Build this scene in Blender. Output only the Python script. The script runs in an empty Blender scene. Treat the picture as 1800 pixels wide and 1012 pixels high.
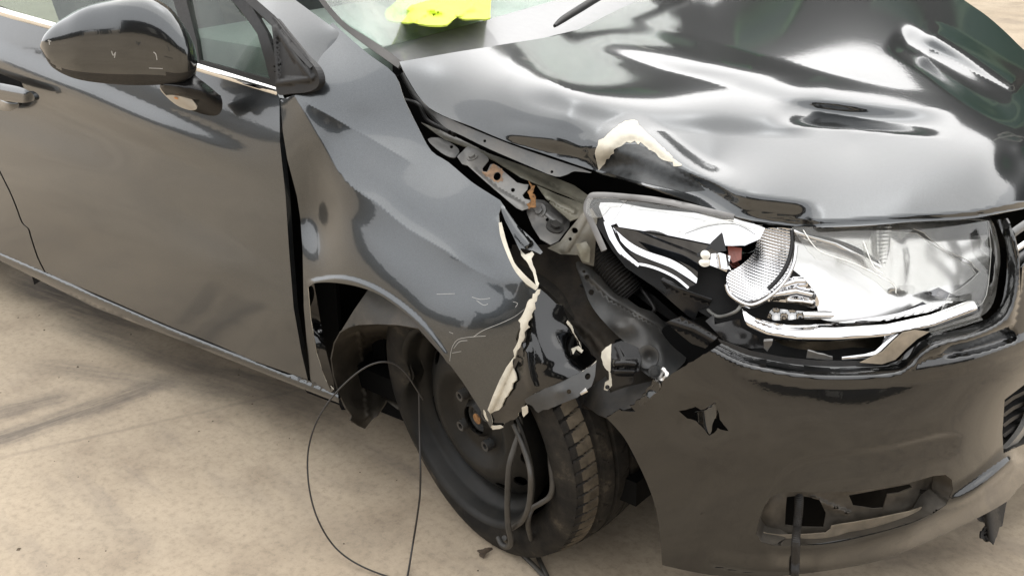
import bpy, bmesh, math, random
import numpy as np
from mathutils import Matrix, Vector
from mathutils.geometry import delaunay_2d_cdt
random.seed(4)
scene = bpy.context.scene
# ------------------------------------------------------------------ camera
CAM = np.array([1.16847881, -2.10034934, 1.32812315])
YAW, PIT, ROL, FOC = 2.27710084, -0.40576273, -0.02085276, 1851.05
FW = np.array([math.cos(PIT) * math.cos(YAW), math.cos(PIT) * math.sin(YAW), math.sin(PIT)])
_r = np.cross(FW, [0, 0, 1]); _r /= np.linalg.norm(_r); _u = np.cross(_r, FW)
RT = _r * math.cos(ROL) + _u * math.sin(ROL)
UP = -_r * math.sin(ROL) + _u * math.cos(ROL)
cam = bpy.data.cameras.new('camera'); cam.sensor_width = 36.0; cam.lens = FOC / 1800 * 36
cam.clip_start = 0.02; cam.clip_end = 500
co = bpy.data.objects.new('camera', cam); scene.collection.objects.link(co)
m = Matrix.Identity(4)
for i in range(3):
    m[i][0] = RT[i]; m[i][1] = UP[i]; m[i][2] = -FW[i]; m[i][3] = CAM[i]
co.matrix_world = m; scene.camera = co
# ------------------------------------------------------------------ sky, sun, exposure
SUN_EL, SUN_AZ = math.radians(64), math.radians(112)       # azimuth of the sun in the xy plane
w = bpy.data.worlds.new('World'); scene.world = w; w.use_nodes = True
nt = w.node_tree; nt.nodes.clear()
sky = nt.nodes.new('ShaderNodeTexSky'); sky.sky_type = 'NISHITA'; sky.sun_disc = False
sky.sun_elevation = SUN_EL; sky.sun_rotation = math.pi / 2 - SUN_AZ; sky.dust_density = 6.0
hs = nt.nodes.new('ShaderNodeHueSaturation'); hs.inputs['Saturation'].default_value = 0.05
mx = nt.nodes.new('ShaderNodeMixRGB'); mx.inputs[0].default_value = 0.72
mx.inputs[2].default_value = (17.0, 17.0, 17.1, 1)             # bright even cloud cover
bg = nt.nodes.new('ShaderNodeBackground'); bg.inputs[1].default_value = 0.10
wo = nt.nodes.new('ShaderNodeOutputWorld')
nt.links.new(sky.outputs[0], hs.inputs['Color']); nt.links.new(hs.outputs[0], mx.inputs[1])
# an overcast sky is about three times brighter overhead than at the horizon
tcw = nt.nodes.new('ShaderNodeTexCoord'); sx = nt.nodes.new('ShaderNodeSeparateXYZ'); mr = nt.nodes.new('ShaderNodeMapRange')
nt.links.new(tcw.outputs['Generated'], sx.inputs[0]); nt.links.new(sx.outputs['Z'], mr.inputs[0])
mr.inputs[1].default_value = 0.0; mr.inputs[2].default_value = 1.0; mr.inputs[3].default_value = 1.08; mr.inputs[4].default_value = 1.22
mg = nt.nodes.new('ShaderNodeMixRGB'); mg.blend_type = 'MULTIPLY'; mg.inputs[0].default_value = 1.0
nt.links.new(mx.outputs[0], mg.inputs[1]); nt.links.new(mr.outputs[0], mg.inputs[2])
nt.links.new(mg.outputs[0], bg.inputs[0]); nt.links.new(bg.outputs[0], wo.inputs[0])
sl = bpy.data.lights.new('sun', 'SUN'); sl.energy = 1.0; sl.angle = math.radians(100); sl.color = (1.0, 0.95, 0.87)
so = bpy.data.objects.new('sun', sl); scene.collection.objects.link(so)
sd = Vector((math.cos(SUN_EL) * math.cos(SUN_AZ), math.cos(SUN_EL) * math.sin(SUN_AZ), math.sin(SUN_EL)))
so.rotation_euler = sd.to_track_quat('Z', 'Y').to_euler()
scene.view_settings.view_transform = 'Standard'; scene.view_settings.look = 'None'
scene.view_settings.exposure = 0.50; scene.view_settings.gamma = 1.0
scene.render.engine = 'CYCLES'
try:
    scene.view_settings.use_curve_mapping = False
    scene.cycles.max_bounces = 10; scene.cycles.transparent_max_bounces = 16
except Exception: pass

# ------------------------------------------------------------------ from a photo point and a known coordinate to a place on the car
def dirs(uv):
    uv = np.atleast_2d(np.asarray(uv, float))
    d = FW[None] * FOC + (uv[:, 0:1] - 900) * RT[None] - (uv[:, 1:2] - 506) * UP[None]
    return d / np.linalg.norm(d, axis=1, keepdims=True)
def bump_plan(q, s):        # plan curve of the front bumper (superellipse); s scales it
    return (max(q[0], 0) / (.87 * s)) ** 3 + (abs(q[1]) / (.88 * s)) ** 3 - 1
def tdist(u, v, k, val):
    d = dirs((u, v))[0]
    if k in 'xyz':
        i = 'xyz'.index(k); return (val - CAM[i]) / d[i]
    if k == 't': return val
    best = None; prev = None
    for t in np.arange(.6, 4, .01):
        f = bump_plan(CAM + t * d, val)
        if f < 0:
            a, b = t - .01, t
            for _ in range(30):
                c = (a + b) / 2
                if bump_plan(CAM + c * d, val) < 0: b = c
                else: a = c
            return (a + b) / 2
        if best is None or f < best[0]: best = (f, t)
    return best[1]
def pt(u, v, k, val): return CAM + tdist(u, v, k, val) * dirs((u, v))[0]

def seg_dist(P, poly):
    """distance, signed side, arc position 0..1 of points P to a polyline"""
    poly = np.asarray(poly, float)
    L = np.linalg.norm(poly[1:] - poly[:-1], axis=1); cum = np.concatenate([[0], np.cumsum(L)])
    bd = np.full(len(P), 1e9); sg = np.zeros(len(P)); ar = np.zeros(len(P))
    for i in range(len(poly) - 1):
        a, b = poly[i], poly[i + 1]; ab = b - a
        s = np.clip(((P - a) @ ab) / (ab @ ab), 0, 1)
        q = a + s[:, None] * ab; dd = np.linalg.norm(P - q, axis=1)
        m_ = dd < bd
        cr = ab[0] * (P[:, 1] - a[1]) - ab[1] * (P[:, 0] - a[0])
        bd[m_] = dd[m_]; sg[m_] = np.sign(cr[m_]); ar[m_] = ((cum[i] + s * L[i]) / cum[-1])[m_]
    return bd, sg, ar
def ridge(poly, wl, wr, h, p=1.5, t0=.12, t1=.12):
    """raised crease along poly; wl/wr widths above/below, h height in metres"""
    if p >= 1 and len(poly) > 2: poly = cr(poly, 6)
    def f(P):
        d, s, a = seg_dist(P, poly)
        wv = np.where(s > 0, wr, wl)
        pr = np.clip(1 - (d / wv) ** 2, 0, 1) ** (p if p < 1 else 2.)
        tp = np.ones(len(P))
        if t0 > 0: tp = np.minimum(tp, np.clip(a / t0, 0, 1))
        if t1 > 0: tp = np.minimum(tp, np.clip((1 - a) / t1, 0, 1))
        tp = tp * tp * (3 - 2 * tp)
        return h * pr * tp
    return f
def kink(poly, wl, wr, h, t0=.1, t1=.1):
    """sharp crease along poly"""
    poly = cr(poly, 6)
    def f(P):
        d, s, a = seg_dist(P, poly)
        tp = np.minimum(np.clip(a / t0, 0, 1), np.clip((1 - a) / t1, 0, 1))
        return h * np.clip(1 - d / np.where(s > 0, wr, wl), 0, 1) ** 2 * tp * tp * (3 - 2 * tp)
    return f
def dent(u, v, ru, rv, ang, h):
    c, s = math.cos(math.radians(ang)), math.sin(math.radians(ang))
    def f(P):
        x = P[:, 0] - u; y = P[:, 1] - v
        a = (x * c + y * s) / ru; b = (-x * s + y * c) / rv
        return h * np.exp(-(a * a + b * b))
    return f
def wav(amp, lu, lv, ph=0):
    return lambda P: amp * np.sin(P[:, 0] / lu + ph) * np.cos(P[:, 1] / lv + ph * 1.7)

class Surf:
    """smooth sheet through control points; depth is a thin-plate spline of 1/t, so planes stay planes"""
    def __init__(s, ctrl, feats=(), lam=1e-6):
        s.feats = list(feats)
        s.c = np.array([(c[0], c[1]) for c in ctrl], float) / 300.
        val = np.array([s.dl(np.array([c[:2]], float))[0] / tdist(*c) for c in ctrl]) / 1000.
        n = len(ctrl)
        K = s.U(np.linalg.norm(s.c[:, None] - s.c[None], axis=2)) + lam * np.eye(n)
        Pm = np.concatenate([np.ones((n, 1)), s.c], 1)
        A = np.zeros((n + 3, n + 3)); A[:n, :n] = K; A[:n, n:] = Pm; A[n:, :n] = Pm.T
        s.w = np.linalg.solve(A, np.concatenate([val, np.zeros(3)]))
    @staticmethod
    def dl(uv): return np.sqrt(FOC ** 2 + (uv[:, 0] - 900) ** 2 + (uv[:, 1] - 506) ** 2)
    @staticmethod
    def U(r): return np.where(r > 1e-9, r * r * np.log(np.maximum(r, 1e-9)), 0)
    def t0(s, uv):
        q = uv / 300.; n = len(s.c)
        return s.dl(uv) / 1000. / (s.U(np.linalg.norm(q[:, None] - s.c[None], axis=2)) @ s.w[:n] + s.w[n] + q @ s.w[n + 1:])
    def base(s, uv): return CAM + s.t0(uv)[:, None] * dirs(uv)
    def nrm(s, f, uv, e=.6):
        a = f(uv + [e, 0]) - f(uv - [e, 0]); b = f(uv + [0, e]) - f(uv - [0, e])
        n = np.cross(a, b); n /= np.maximum(np.linalg.norm(n, axis=1, keepdims=True), 1e-12)
        fl = np.sum(n * dirs(uv), axis=1) > 0; n[fl] *= -1
        return n
    def pos(s, uv):
        uv = np.atleast_2d(np.asarray(uv, float))
        t = s.t0(uv); d = dirs(uv)
        if s.feats:
            h = sum(f(uv) for f in s.feats)
            n = s.nrm(s.base, uv, 2.0)
            cs = np.maximum(np.abs(np.sum(n * d, axis=1)), .25)
            t = t - h / cs
        return CAM + t[:, None] * d
    def normal(s, uv): return s.nrm(s.pos, np.atleast_2d(np.asarray(uv, float)))

def inside(P, poly):
    poly = np.asarray(poly, float); x, y = P[:, 0], P[:, 1]; r = np.zeros(len(P), bool)
    j = len(poly) - 1
    for i in range(len(poly)):
        xi, yi = poly[i]; xj, yj = poly[j]
        if yi != yj:
            c = ((yi > y) != (yj > y)) & (x < (xj - xi) * (y - yi) / (yj - yi) + xi)
            r ^= c
        j = i
    return r
def resample(poly, sp, closed=True):
    out = []; n = len(poly)
    for i in range(n if closed else n - 1):
        a = np.array(poly[i], float); b = np.array(poly[(i + 1) % n], float)
        k = max(1, int(np.linalg.norm(b - a) / sp + .5))
        for j in range(k): out.append(a + (b - a) * j / k)
    if not closed: out.append(np.array(poly[-1], float))
    return np.array(out)
def cr(pts, k=6, closed=False):
    """catmull-rom through pts (any dimension)"""
    p = [np.array(q, float) for q in pts]; n = len(p); out = []
    for i in range(n if closed else n - 1):
        if closed: a, b, c, d = p[(i - 1) % n], p[i], p[(i + 1) % n], p[(i + 2) % n]
        else: a, b, c, d = p[max(i - 1, 0)], p[i], p[i + 1], p[min(i + 2, n - 1)]
        for j in range(k):
            t = j / k
            out.append(.5 * ((2 * b) + (-a + c) * t + (2 * a - 5 * b + 4 * c - d) * t * t + (-a + 3 * b - 3 * c + d) * t ** 3))
    if not closed: out.append(p[-1])
    return [tuple(q) for q in out]
def jag(pts, amp, step, seed):
    """a torn edge: resampled, pushed sideways at random"""
    rr = random.Random(seed); q = resample(pts, step, False); out = [tuple(q[0])]
    for i in range(1, len(q) - 1):
        t = q[i + 1] - q[i - 1]; t = t / (np.linalg.norm(t) + 1e-9); n = np.array([-t[1], t[0]])
        out.append(tuple(q[i] + n * rr.uniform(-amp, amp) + t * rr.uniform(-.4, .4) * step))
    out.append(tuple(q[-1])); return out
def circ(u, v, ru, rv=None, ang=0, n=16):
    rv = rv or ru; c, s = math.cos(math.radians(ang)), math.sin(math.radians(ang))
    return [(u + ru * math.cos(a) * c - rv * math.sin(a) * s, v + ru * math.cos(a) * s + rv * math.sin(a) * c)
            for a in (2 * math.pi * i / n for i in range(n))]

def link(name, me, mat, parent=None, label=None):
    o = bpy.data.objects.new(name, me); scene.collection.objects.link(o)
    if mat is not None: me.materials.append(mat)
    if parent is not None: o.parent = parent
    if label: o['label'] = label
    return o
def cdt(outline, holes, sp):
    rings = [resample(outline, sp)] + [resample(h, min(sp, 6)) for h in holes]
    V = []; Eg = []
    for r in rings:
        b = len(V); V += [tuple(q) for q in r]; n = len(r); Eg += [(b + i, b + (i + 1) % n) for i in range(n)]
    bd = np.array(V); lo, hi = bd.min(0), bd.max(0)
    ys = np.arange(lo[1] + sp * .5, hi[1], sp * .866); G = []
    for k, y in enumerate(ys):
        x = np.arange(lo[0] + sp * (.25 + .5 * (k % 2)), hi[0], sp); G.append(np.stack([x, np.full(len(x), y)], 1))
    if G:
        G = np.concatenate(G); G = G[inside(G, rings[0])]
        for h in rings[1:]: G = G[~inside(G, h)]
        if len(G):
            keep = np.ones(len(G), bool)
            for i in range(0, len(G), 1500):
                dd = np.sqrt(((G[i:i + 1500, None] - bd[None]) ** 2).sum(2)).min(1); keep[i:i + 1500] = dd > .55 * sp
            V += [tuple(q) for q in G[keep]]
    vs, es, fs, *_ = delaunay_2d_cdt([Vector(q) for q in V], Eg, [], 1 if not holes else 0, 1e-4, False)
    vs = np.array([(q.x, q.y) for q in vs]); fs = np.array([f for f in fs if len(f) == 3])
    c = vs[fs].mean(1); k = inside(c, rings[0])
    for h in rings[1:]: k &= ~inside(c, h)
    fs = fs[k]
    used = np.unique(fs); mp = -np.ones(len(vs), int); mp[used] = np.arange(len(used))
    return vs[used], mp[fs]
def sheet(name, outline, surf, mat, parent, holes=(), sp=8, th=.0015, off=0., label=None, edge=None):
    """panel cut to an outline, lying on a surface, with real thickness and analytic normals"""
    uv, F = cdt(outline, holes, sp)
    P = surf.pos(uv); N = surf.normal(uv)
    if off: P = P + N * off
    # orient faces with the normals
    fn = np.cross(P[F[:, 1]] - P[F[:, 0]], P[F[:, 2]] - P[F[:, 0]])
    fl = np.sum(fn * N[F[:, 0]], axis=1) < 0; F[fl] = F[fl][:, ::-1]
    n = len(P); V = [P]; NN = [N]; faces = F.tolist()
    if th > 0:
        Pb = P - N * th; V.append(Pb); NN.append(-N); faces += (F[:, ::-1] + n).tolist()
        E_ = {}
        for f in F:
            for a, b in ((f[0], f[1]), (f[1], f[2]), (f[2], f[0])):
                if (b, a) in E_: del E_[(b, a)]
                else: E_[(a, b)] = 1
        ne = len(E_); base = 2 * n
        ev = np.array([(a, b) for a, b in E_.keys()])
        if ne:
            q = np.stack([P[ev[:, 0]], P[ev[:, 1]], Pb[ev[:, 1]], Pb[ev[:, 0]]], 1).reshape(-1, 3)
            en = np.cross(P[ev[:, 1]] - P[ev[:, 0]], N[ev[:, 0]]); en /= np.maximum(np.linalg.norm(en, axis=1, keepdims=True), 1e-12)
            V.append(q); NN.append(np.repeat(en, 4, 0))
            faces += [[base + 4 * i + 3, base + 4 * i + 2, base + 4 * i + 1, base + 4 * i] for i in range(ne)]
    V = np.concatenate(V); NN = np.concatenate(NN)
    me = bpy.data.meshes.new(name); me.from_pydata(V.tolist(), [], faces); me.update()
    me.polygons.foreach_set('use_smooth', [True] * len(me.polygons))
    me.normals_split_custom_set_from_vertices(NN.tolist())
    o = link(name, me, mat, parent, label)
    if edge is not None and th > 0:
        me.materials.append(edge)
        for i in range(len(me.polygons) - ne, len(me.polygons)): me.polygons[i].material_index = 1
    return o
def strip(pts, wpx):
    """outline of a ribbon along photo points, with widths"""
    p = np.array([q[:2] for q in pts], float); n = len(p)
    wv = np.array(wpx if hasattr(wpx, '__len__') else [wpx] * n, float)
    if len(wv) != n: wv = np.interp(np.linspace(0, 1, n), np.linspace(0, 1, len(wv)), wv)
    t = np.gradient(p, axis=0); t /= np.linalg.norm(t, axis=1, keepdims=True) + 1e-9
    nn = np.stack([-t[:, 1], t[:, 0]], 1)
    return [tuple(q) for q in (p + nn * wv[:, None] / 2)] + [tuple(q) for q in (p - nn * wv[:, None] / 2)[::-1]]
def add_mesh(name, V, F, mat, parent=None, smooth=True, label=None, bev=0, auto=None):
    me = bpy.data.meshes.new(name); me.from_pydata([tuple(map(float, v)) for v in V], [], F)
    me.validate(); me.update()
    bm = bmesh.new(); bm.from_mesh(me); bmesh.ops.recalc_face_normals(bm, faces=bm.faces)
    if bev: bmesh.ops.bevel(bm, geom=[e for e in bm.edges if e.calc_face_angle(0) > .5], offset=bev, segments=2, affect='EDGES', profile=.6)
    bm.to_mesh(me); bm.free()
    me.polygons.foreach_set('use_smooth', [smooth] * len(me.polygons))
    if auto and smooth: me.set_sharp_from_angle(angle=math.radians(auto))
    return link(name, me, mat, parent, label)
def tube_geo(path, r, n=10, ribs=0, caps=True):
    P = [np.array(p, float) for p in path]; V = []; F = []
    rr = r if hasattr(r, '__len__') else [r] * len(P)
    nrm = None
    for i, p in enumerate(P):
        t = P[min(i + 1, len(P) - 1)] - P[max(i - 1, 0)]; t /= np.linalg.norm(t) + 1e-12
        if nrm is None:
            a = np.array([0, 0, 1.]) if abs(t[2]) < .9 else np.array([1., 0, 0]); nrm = np.cross(t, a)
        nrm = nrm - t * (nrm @ t); nrm /= np.linalg.norm(nrm); b = np.cross(t, nrm)
        q = rr[i] * (1 + (.16 if (ribs and i % 2) else 0))
        for k in range(n):
            an = 2 * math.pi * k / n; V.append(p + q * (math.cos(an) * nrm + math.sin(an) * b))
    for i in range(len(P) - 1):
        for k in range(n):
            F.append([i * n + k, i * n + (k + 1) % n, (i + 1) * n + (k + 1) % n, (i + 1) * n + k])
    if caps: F += [list(range(n))[::-1], [len(V) - n + k for k in range(n)]]
    return V, F
def tube(name, path, r, mat, parent=None, n=10, k=8, ribs=0, label=None):
    pp = cr(path, k) if k > 1 else path
    V, F = tube_geo(pp, r if not hasattr(r, '__len__') else np.interp(np.linspace(0, 1, len(pp)), np.linspace(0, 1, len(r)), r), n, ribs)
    return add_mesh(name, V, F, mat, parent, label=label, auto=50)
def box_geo(c, size, R=None):
    c = np.array(c, float); s = np.array(size, float) / 2
    V = [np.array([x, y, z]) * s for x in (-1, 1) for y in (-1, 1) for z in (-1, 1)]
    if R is not None: V = [R @ v for v in V]
    return [c + v for v in V], [[0, 1, 3, 2], [4, 6, 7, 5], [0, 4, 5, 1], [2, 3, 7, 6], [0, 2, 6, 4], [1, 5, 7, 3]]
def box(name, c, size, mat, parent=None, R=None, bev=.003, label=None):
    V, F = box_geo(c, size, R); return add_mesh(name, V, F, mat, parent, label=label, bev=bev, auto=35)
def lathe_geo(prof, axis_o, axis_d, n=64, wfun=None):
    """prof: (r, w) along the axis"""
    o = np.array(axis_o, float); a = np.array(axis_d, float); a /= np.linalg.norm(a)
    x = np.cross(a, [0, 0, 1.]); x /= np.linalg.norm(x); y = np.cross(a, x); V = []; F = []; mlen = len(prof)
    for i in range(n):
        an = 2 * math.pi * i / n; e = math.cos(an) * x + math.sin(an) * y
        for j, (r, w_) in enumerate(prof):
            if wfun: r, w_ = wfun(r, w_, an, j)
            V.append(o + e * r + a * w_)
    for i in range(n):
        for j in range(mlen - 1):
            F.append([i * mlen + j, i * mlen + j + 1, ((i + 1) % n) * mlen + j + 1, ((i + 1) % n) * mlen + j])
    return V, F
def bolt_geo(c, d, r, h, n=6, washer=1.7):
    c = np.array(c, float); d = np.array(d, float); d /= np.linalg.norm(d)
    V, F = lathe_geo([(0.0001, h), (r, h), (r * 1.0, h * .3)], c, d, n)
    V2, F2 = lathe_geo([(0.0001, h * .3), (r * washer, h * .3), (r * washer, -.002)], c, d, 18)
    F += [[i + len(V) for i in f] for f in F2]; return V + V2, F

# ------------------------------------------------------------------ materials
def nodes(name):
    mt = bpy.data.materials.new(name); mt.use_nodes = True
    t = mt.node_tree; t.nodes.clear()
    out = t.nodes.new('ShaderNodeOutputMaterial'); b = t.nodes.new('ShaderNodeBsdfPrincipled')
    t.links.new(b.outputs[0], out.inputs[0]); return mt, t, b, out
def noise(t, scale, detail=4, rough=.6, coord=None, dist=0, stretch=None):
    tc = t.nodes.new('ShaderNodeTexCoord'); n = t.nodes.new('ShaderNodeTexNoise')
    n.inputs['Scale'].default_value = scale; n.inputs['Detail'].default_value = detail
    n.inputs['Roughness'].default_value = rough; n.inputs['Distortion'].default_value = dist
    src = tc.outputs['Object']
    if stretch:
        mp = t.nodes.new('ShaderNodeMapping'); mp.vector_type = 'TEXTURE'; mp.inputs['Scale'].default_value = (1 / stretch[0], 1 / stretch[1], 1 / stretch[2])
        if len(stretch) > 3: mp.inputs['Rotation'].default_value = (0, 0, stretch[3])
        t.links.new(src, mp.inputs[0]); src = mp.outputs[0]
    t.links.new(src, n.inputs['Vector']); return n
def ramp(t, src, stops):
    r = t.nodes.new('ShaderNodeValToRGB'); e = r.color_ramp.elements
    while len(e) < len(stops): e.new(.5)
    for i, (p, c) in enumerate(stops):
        e[i].position = p; e[i].color = c if len(c) == 4 else (*c, 1)
    t.links.new(src, r.inputs[0]); return r
def g(v): return (v, v, v)
def mixc(t, fac, a, b, mode='MIX'):
    n = t.nodes.new('ShaderNodeMixRGB'); n.blend_type = mode
    for s, i in ((fac, 0), (a, 1), (b, 2)):
        if hasattr(s, 'is_output'): t.links.new(s, n.inputs[i])
        elif i == 0: n.inputs[0].default_value = s
        else: n.inputs[i].default_value = (*s, 1) if len(s) == 3 else s
    return n.outputs[0]
def bump(t, b, src, strength, dist=.01):
    n = t.nodes.new('ShaderNodeBump'); n.inputs['Strength'].default_value = strength; n.inputs['Distance'].default_value = dist
    t.links.new(src, n.inputs['Height']); t.links.new(n.outputs[0], b.inputs['Normal']); return n
def simple(name, col, rough=.5, metal=0., var=.25, scale=30, coat=0., bmp=0., dust=0., spec=.5):
    mt, t, b, out = nodes(name)
    n = noise(t, scale, 5)
    lo = tuple(c * (1 - var) for c in col); hi = tuple(min(1, c * (1 + var)) for c in col)
    c = ramp(t, n.outputs[0], [(.3, lo), (.7, hi)]).outputs[0]
    if dust:
        n2 = noise(t, 9, 8, .7); f = ramp(t, n2.outputs[0], [(.42, g(0)), (.75, g(dust))])
        c = mixc(t, f.outputs[0], c, (.30, .25, .19))
    t.links.new(c, b.inputs['Base Color'])
    b.inputs['Metallic'].default_value = metal; b.inputs['Coat Weight'].default_value = coat
    b.inputs['Specular IOR Level'].default_value = spec
    r = ramp(t, n.outputs[0], [(.25, g(max(0, rough * .75))), (.8, g(min(1, rough * 1.3)))])
    t.links.new(r.outputs[0], b.inputs['Roughness'])
    if bmp: bump(t, b, n.outputs[0], bmp)
    return mt
def paint_mat(name, col=(.046, .050, .053), dust=.04, rough=.18, coat=(.008, .05)):
    mt, t, b, out = nodes(name)
    fl = t.nodes.new('ShaderNodeTexVoronoi'); fl.inputs['Scale'].default_value = 1600
    tc = t.nodes.new('ShaderNodeTexCoord'); t.links.new(tc.outputs['Object'], fl.inputs['Vector'])
    f = ramp(t, fl.outputs['Color'], [(.0, tuple(c * .75 for c in col)), (1, tuple(c * 1.3 for c in col))])
    n2 = noise(t, 4.5, 9, .68); d = ramp(t, n2.outputs[0], [(.45, g(0)), (.9, g(dust))])
    c = mixc(t, d.outputs[0], f.outputs[0], (.33, .29, .24))
    t.links.new(c, b.inputs['Base Color'])
    b.inputs['Metallic'].default_value = .92; b.inputs['Roughness'].default_value = rough
    b.inputs['Coat Weight'].default_value = 1.0; b.inputs['Coat IOR'].default_value = 1.55
    n3 = noise(t, 6, 8, .7); r = ramp(t, n3.outputs[0], [(.35, g(coat[0])), (.85, g(coat[1]))])
    t.links.new(r.outputs[0], b.inputs['Coat Roughness'])
    n4 = noise(t, 190, 2, .5); n5 = noise(t, 22, 3, .5); hh = mixc(t, .5, n4.outputs[0], n5.outputs[0])
    bm_ = t.nodes.new('ShaderNodeBump'); bm_.inputs['Strength'].default_value = .035; bm_.inputs['Distance'].default_value = .004
    t.links.new(hh, bm_.inputs['Height']); t.links.new(bm_.outputs[0], b.inputs['Coat Normal'])
    return mt
PAINT = paint_mat('grey_car_paint')
PAINT_S = paint_mat('grey_car_paint_side', (.062, .068, .073), dust=.045, rough=.32, coat=(.012, .07))
PAINT_D = paint_mat('grey_car_paint_shaded', (.019, .020, .0205), dust=.02, rough=.25, coat=(.008, .04))  # car paint darkened for the shaded ground the bumper mirrors
PLASTIC = simple('black_plastic', (.013, .013, .0135), .5, bmp=.05, scale=220, dust=.05, spec=.35)
DARK = simple('cavity_shade', (.004, .004, .004), .85, spec=.1)  # near-black, puts the shade of cavities into the panels' colour
GLOSSB = simple('gloss_black_plastic', (.007, .007, .0075), .22, dust=.02, spec=.35)
RUBBER = simple('black_rubber', (.022, .021, .020), .62, scale=60, dust=.25, bmp=.1)
STEELP = simple('painted_grey_steel', (.135, .138, .138), .38, metal=.25, scale=18, var=.22, coat=.15, dust=.35)
STEELD = simple('dark_grey_steel', (.036, .037, .037), .42, metal=.2, scale=25, dust=.12)
BLKST = simple('black_wheel_steel', (.006, .006, .0055), .48, scale=14, dust=.04, bmp=.03, spec=.25)
CHROME = simple('chrome', (.62, .62, .63), .03, metal=1, var=.03, scale=5)
SATIN = simple('satin_silver', (.66, .66, .655), .20, metal=.75, var=.03, scale=5)
ALU = simple('bare_metal', (.62, .60, .57), .3, metal=1, var=.2, scale=60)
PRIMER = simple('cream_filler', (.50, .465, .385), .7, var=.16, scale=45, bmp=.15)
RUST = simple('rust', (.22, .11, .04), .85, var=.6, scale=160, bmp=.4)
GLOVE = simple('scuffed_black', (.020, .022, .023), .38, scale=70, var=.7, bmp=.12, spec=.4)
WHITEP = simple('white_plastic', (.72, .70, .64), .35, var=.08)
CHROMET = simple('window_trim_chrome', (.85, .84, .82), .10, metal=1, var=.05)
LINER = simple('dusty_liner', (.018, .0145, .011), .8, scale=25, var=.6, dust=.12, bmp=.15, spec=.25)
GREENP = simple('green_paint', (.035, .10, .04), .35, var=.15)
def glass_mat(name, tint=(.75, .82, .78), alpha=.25, rough=.01, ior=1.5):
    mt, t, b, out = nodes(name)
    t.nodes.remove(b)
    tr = t.nodes.new('ShaderNodeBsdfTransparent'); tr.inputs[0].default_value = (*tint, 1)
    gl = t.nodes.new('ShaderNodeBsdfGlossy'); gl.inputs['Roughness'].default_value = rough
    fr = t.nodes.new('ShaderNodeFresnel')
    ge = t.nodes.new('ShaderNodeNewGeometry'); ma = t.nodes.new('ShaderNodeMath'); ma.operation = 'MULTIPLY_ADD'
    t.links.new(ge.outputs['Backfacing'], ma.inputs[0]); ma.inputs[1].default_value = 1 / ior - ior; ma.inputs[2].default_value = ior
    t.links.new(ma.outputs[0], fr.inputs[0])          # same reflectance on both faces of a thin pane
    ms = t.nodes.new('ShaderNodeMixShader'); t.links.new(fr.outputs[0], ms.inputs[0])
    t.links.new(tr.outputs[0], ms.inputs[1]); t.links.new(gl.outputs[0], ms.inputs[2])
    df = t.nodes.new('ShaderNodeBsdfDiffuse'); df.inputs[0].default_value = (.6, .6, .56, 1)
    m2 = t.nodes.new('ShaderNodeMixShader'); n = noise(t, 7, 8, .7)
    r = ramp(t, n.outputs[0], [(.40, g(0)), (.9, g(alpha))]); t.links.new(r.outputs[0], m2.inputs[0])
    t.links.new(ms.outputs[0], m2.inputs[1]); t.links.new(df.outputs[0], m2.inputs[2])
    t.links.new(m2.outputs[0], out.inputs[0]); return mt
GLASS = glass_mat('window_glass', (.55, .62, .58), .12)
WSCREEN = glass_mat('windscreen_glass', (.86, .93, .89), .55)  # extra diffuse film puts the sky's pale sheen into the glass
LENS = glass_mat('clear_lens', (.95, .95, .94), .10, .02, 1.5)

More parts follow.
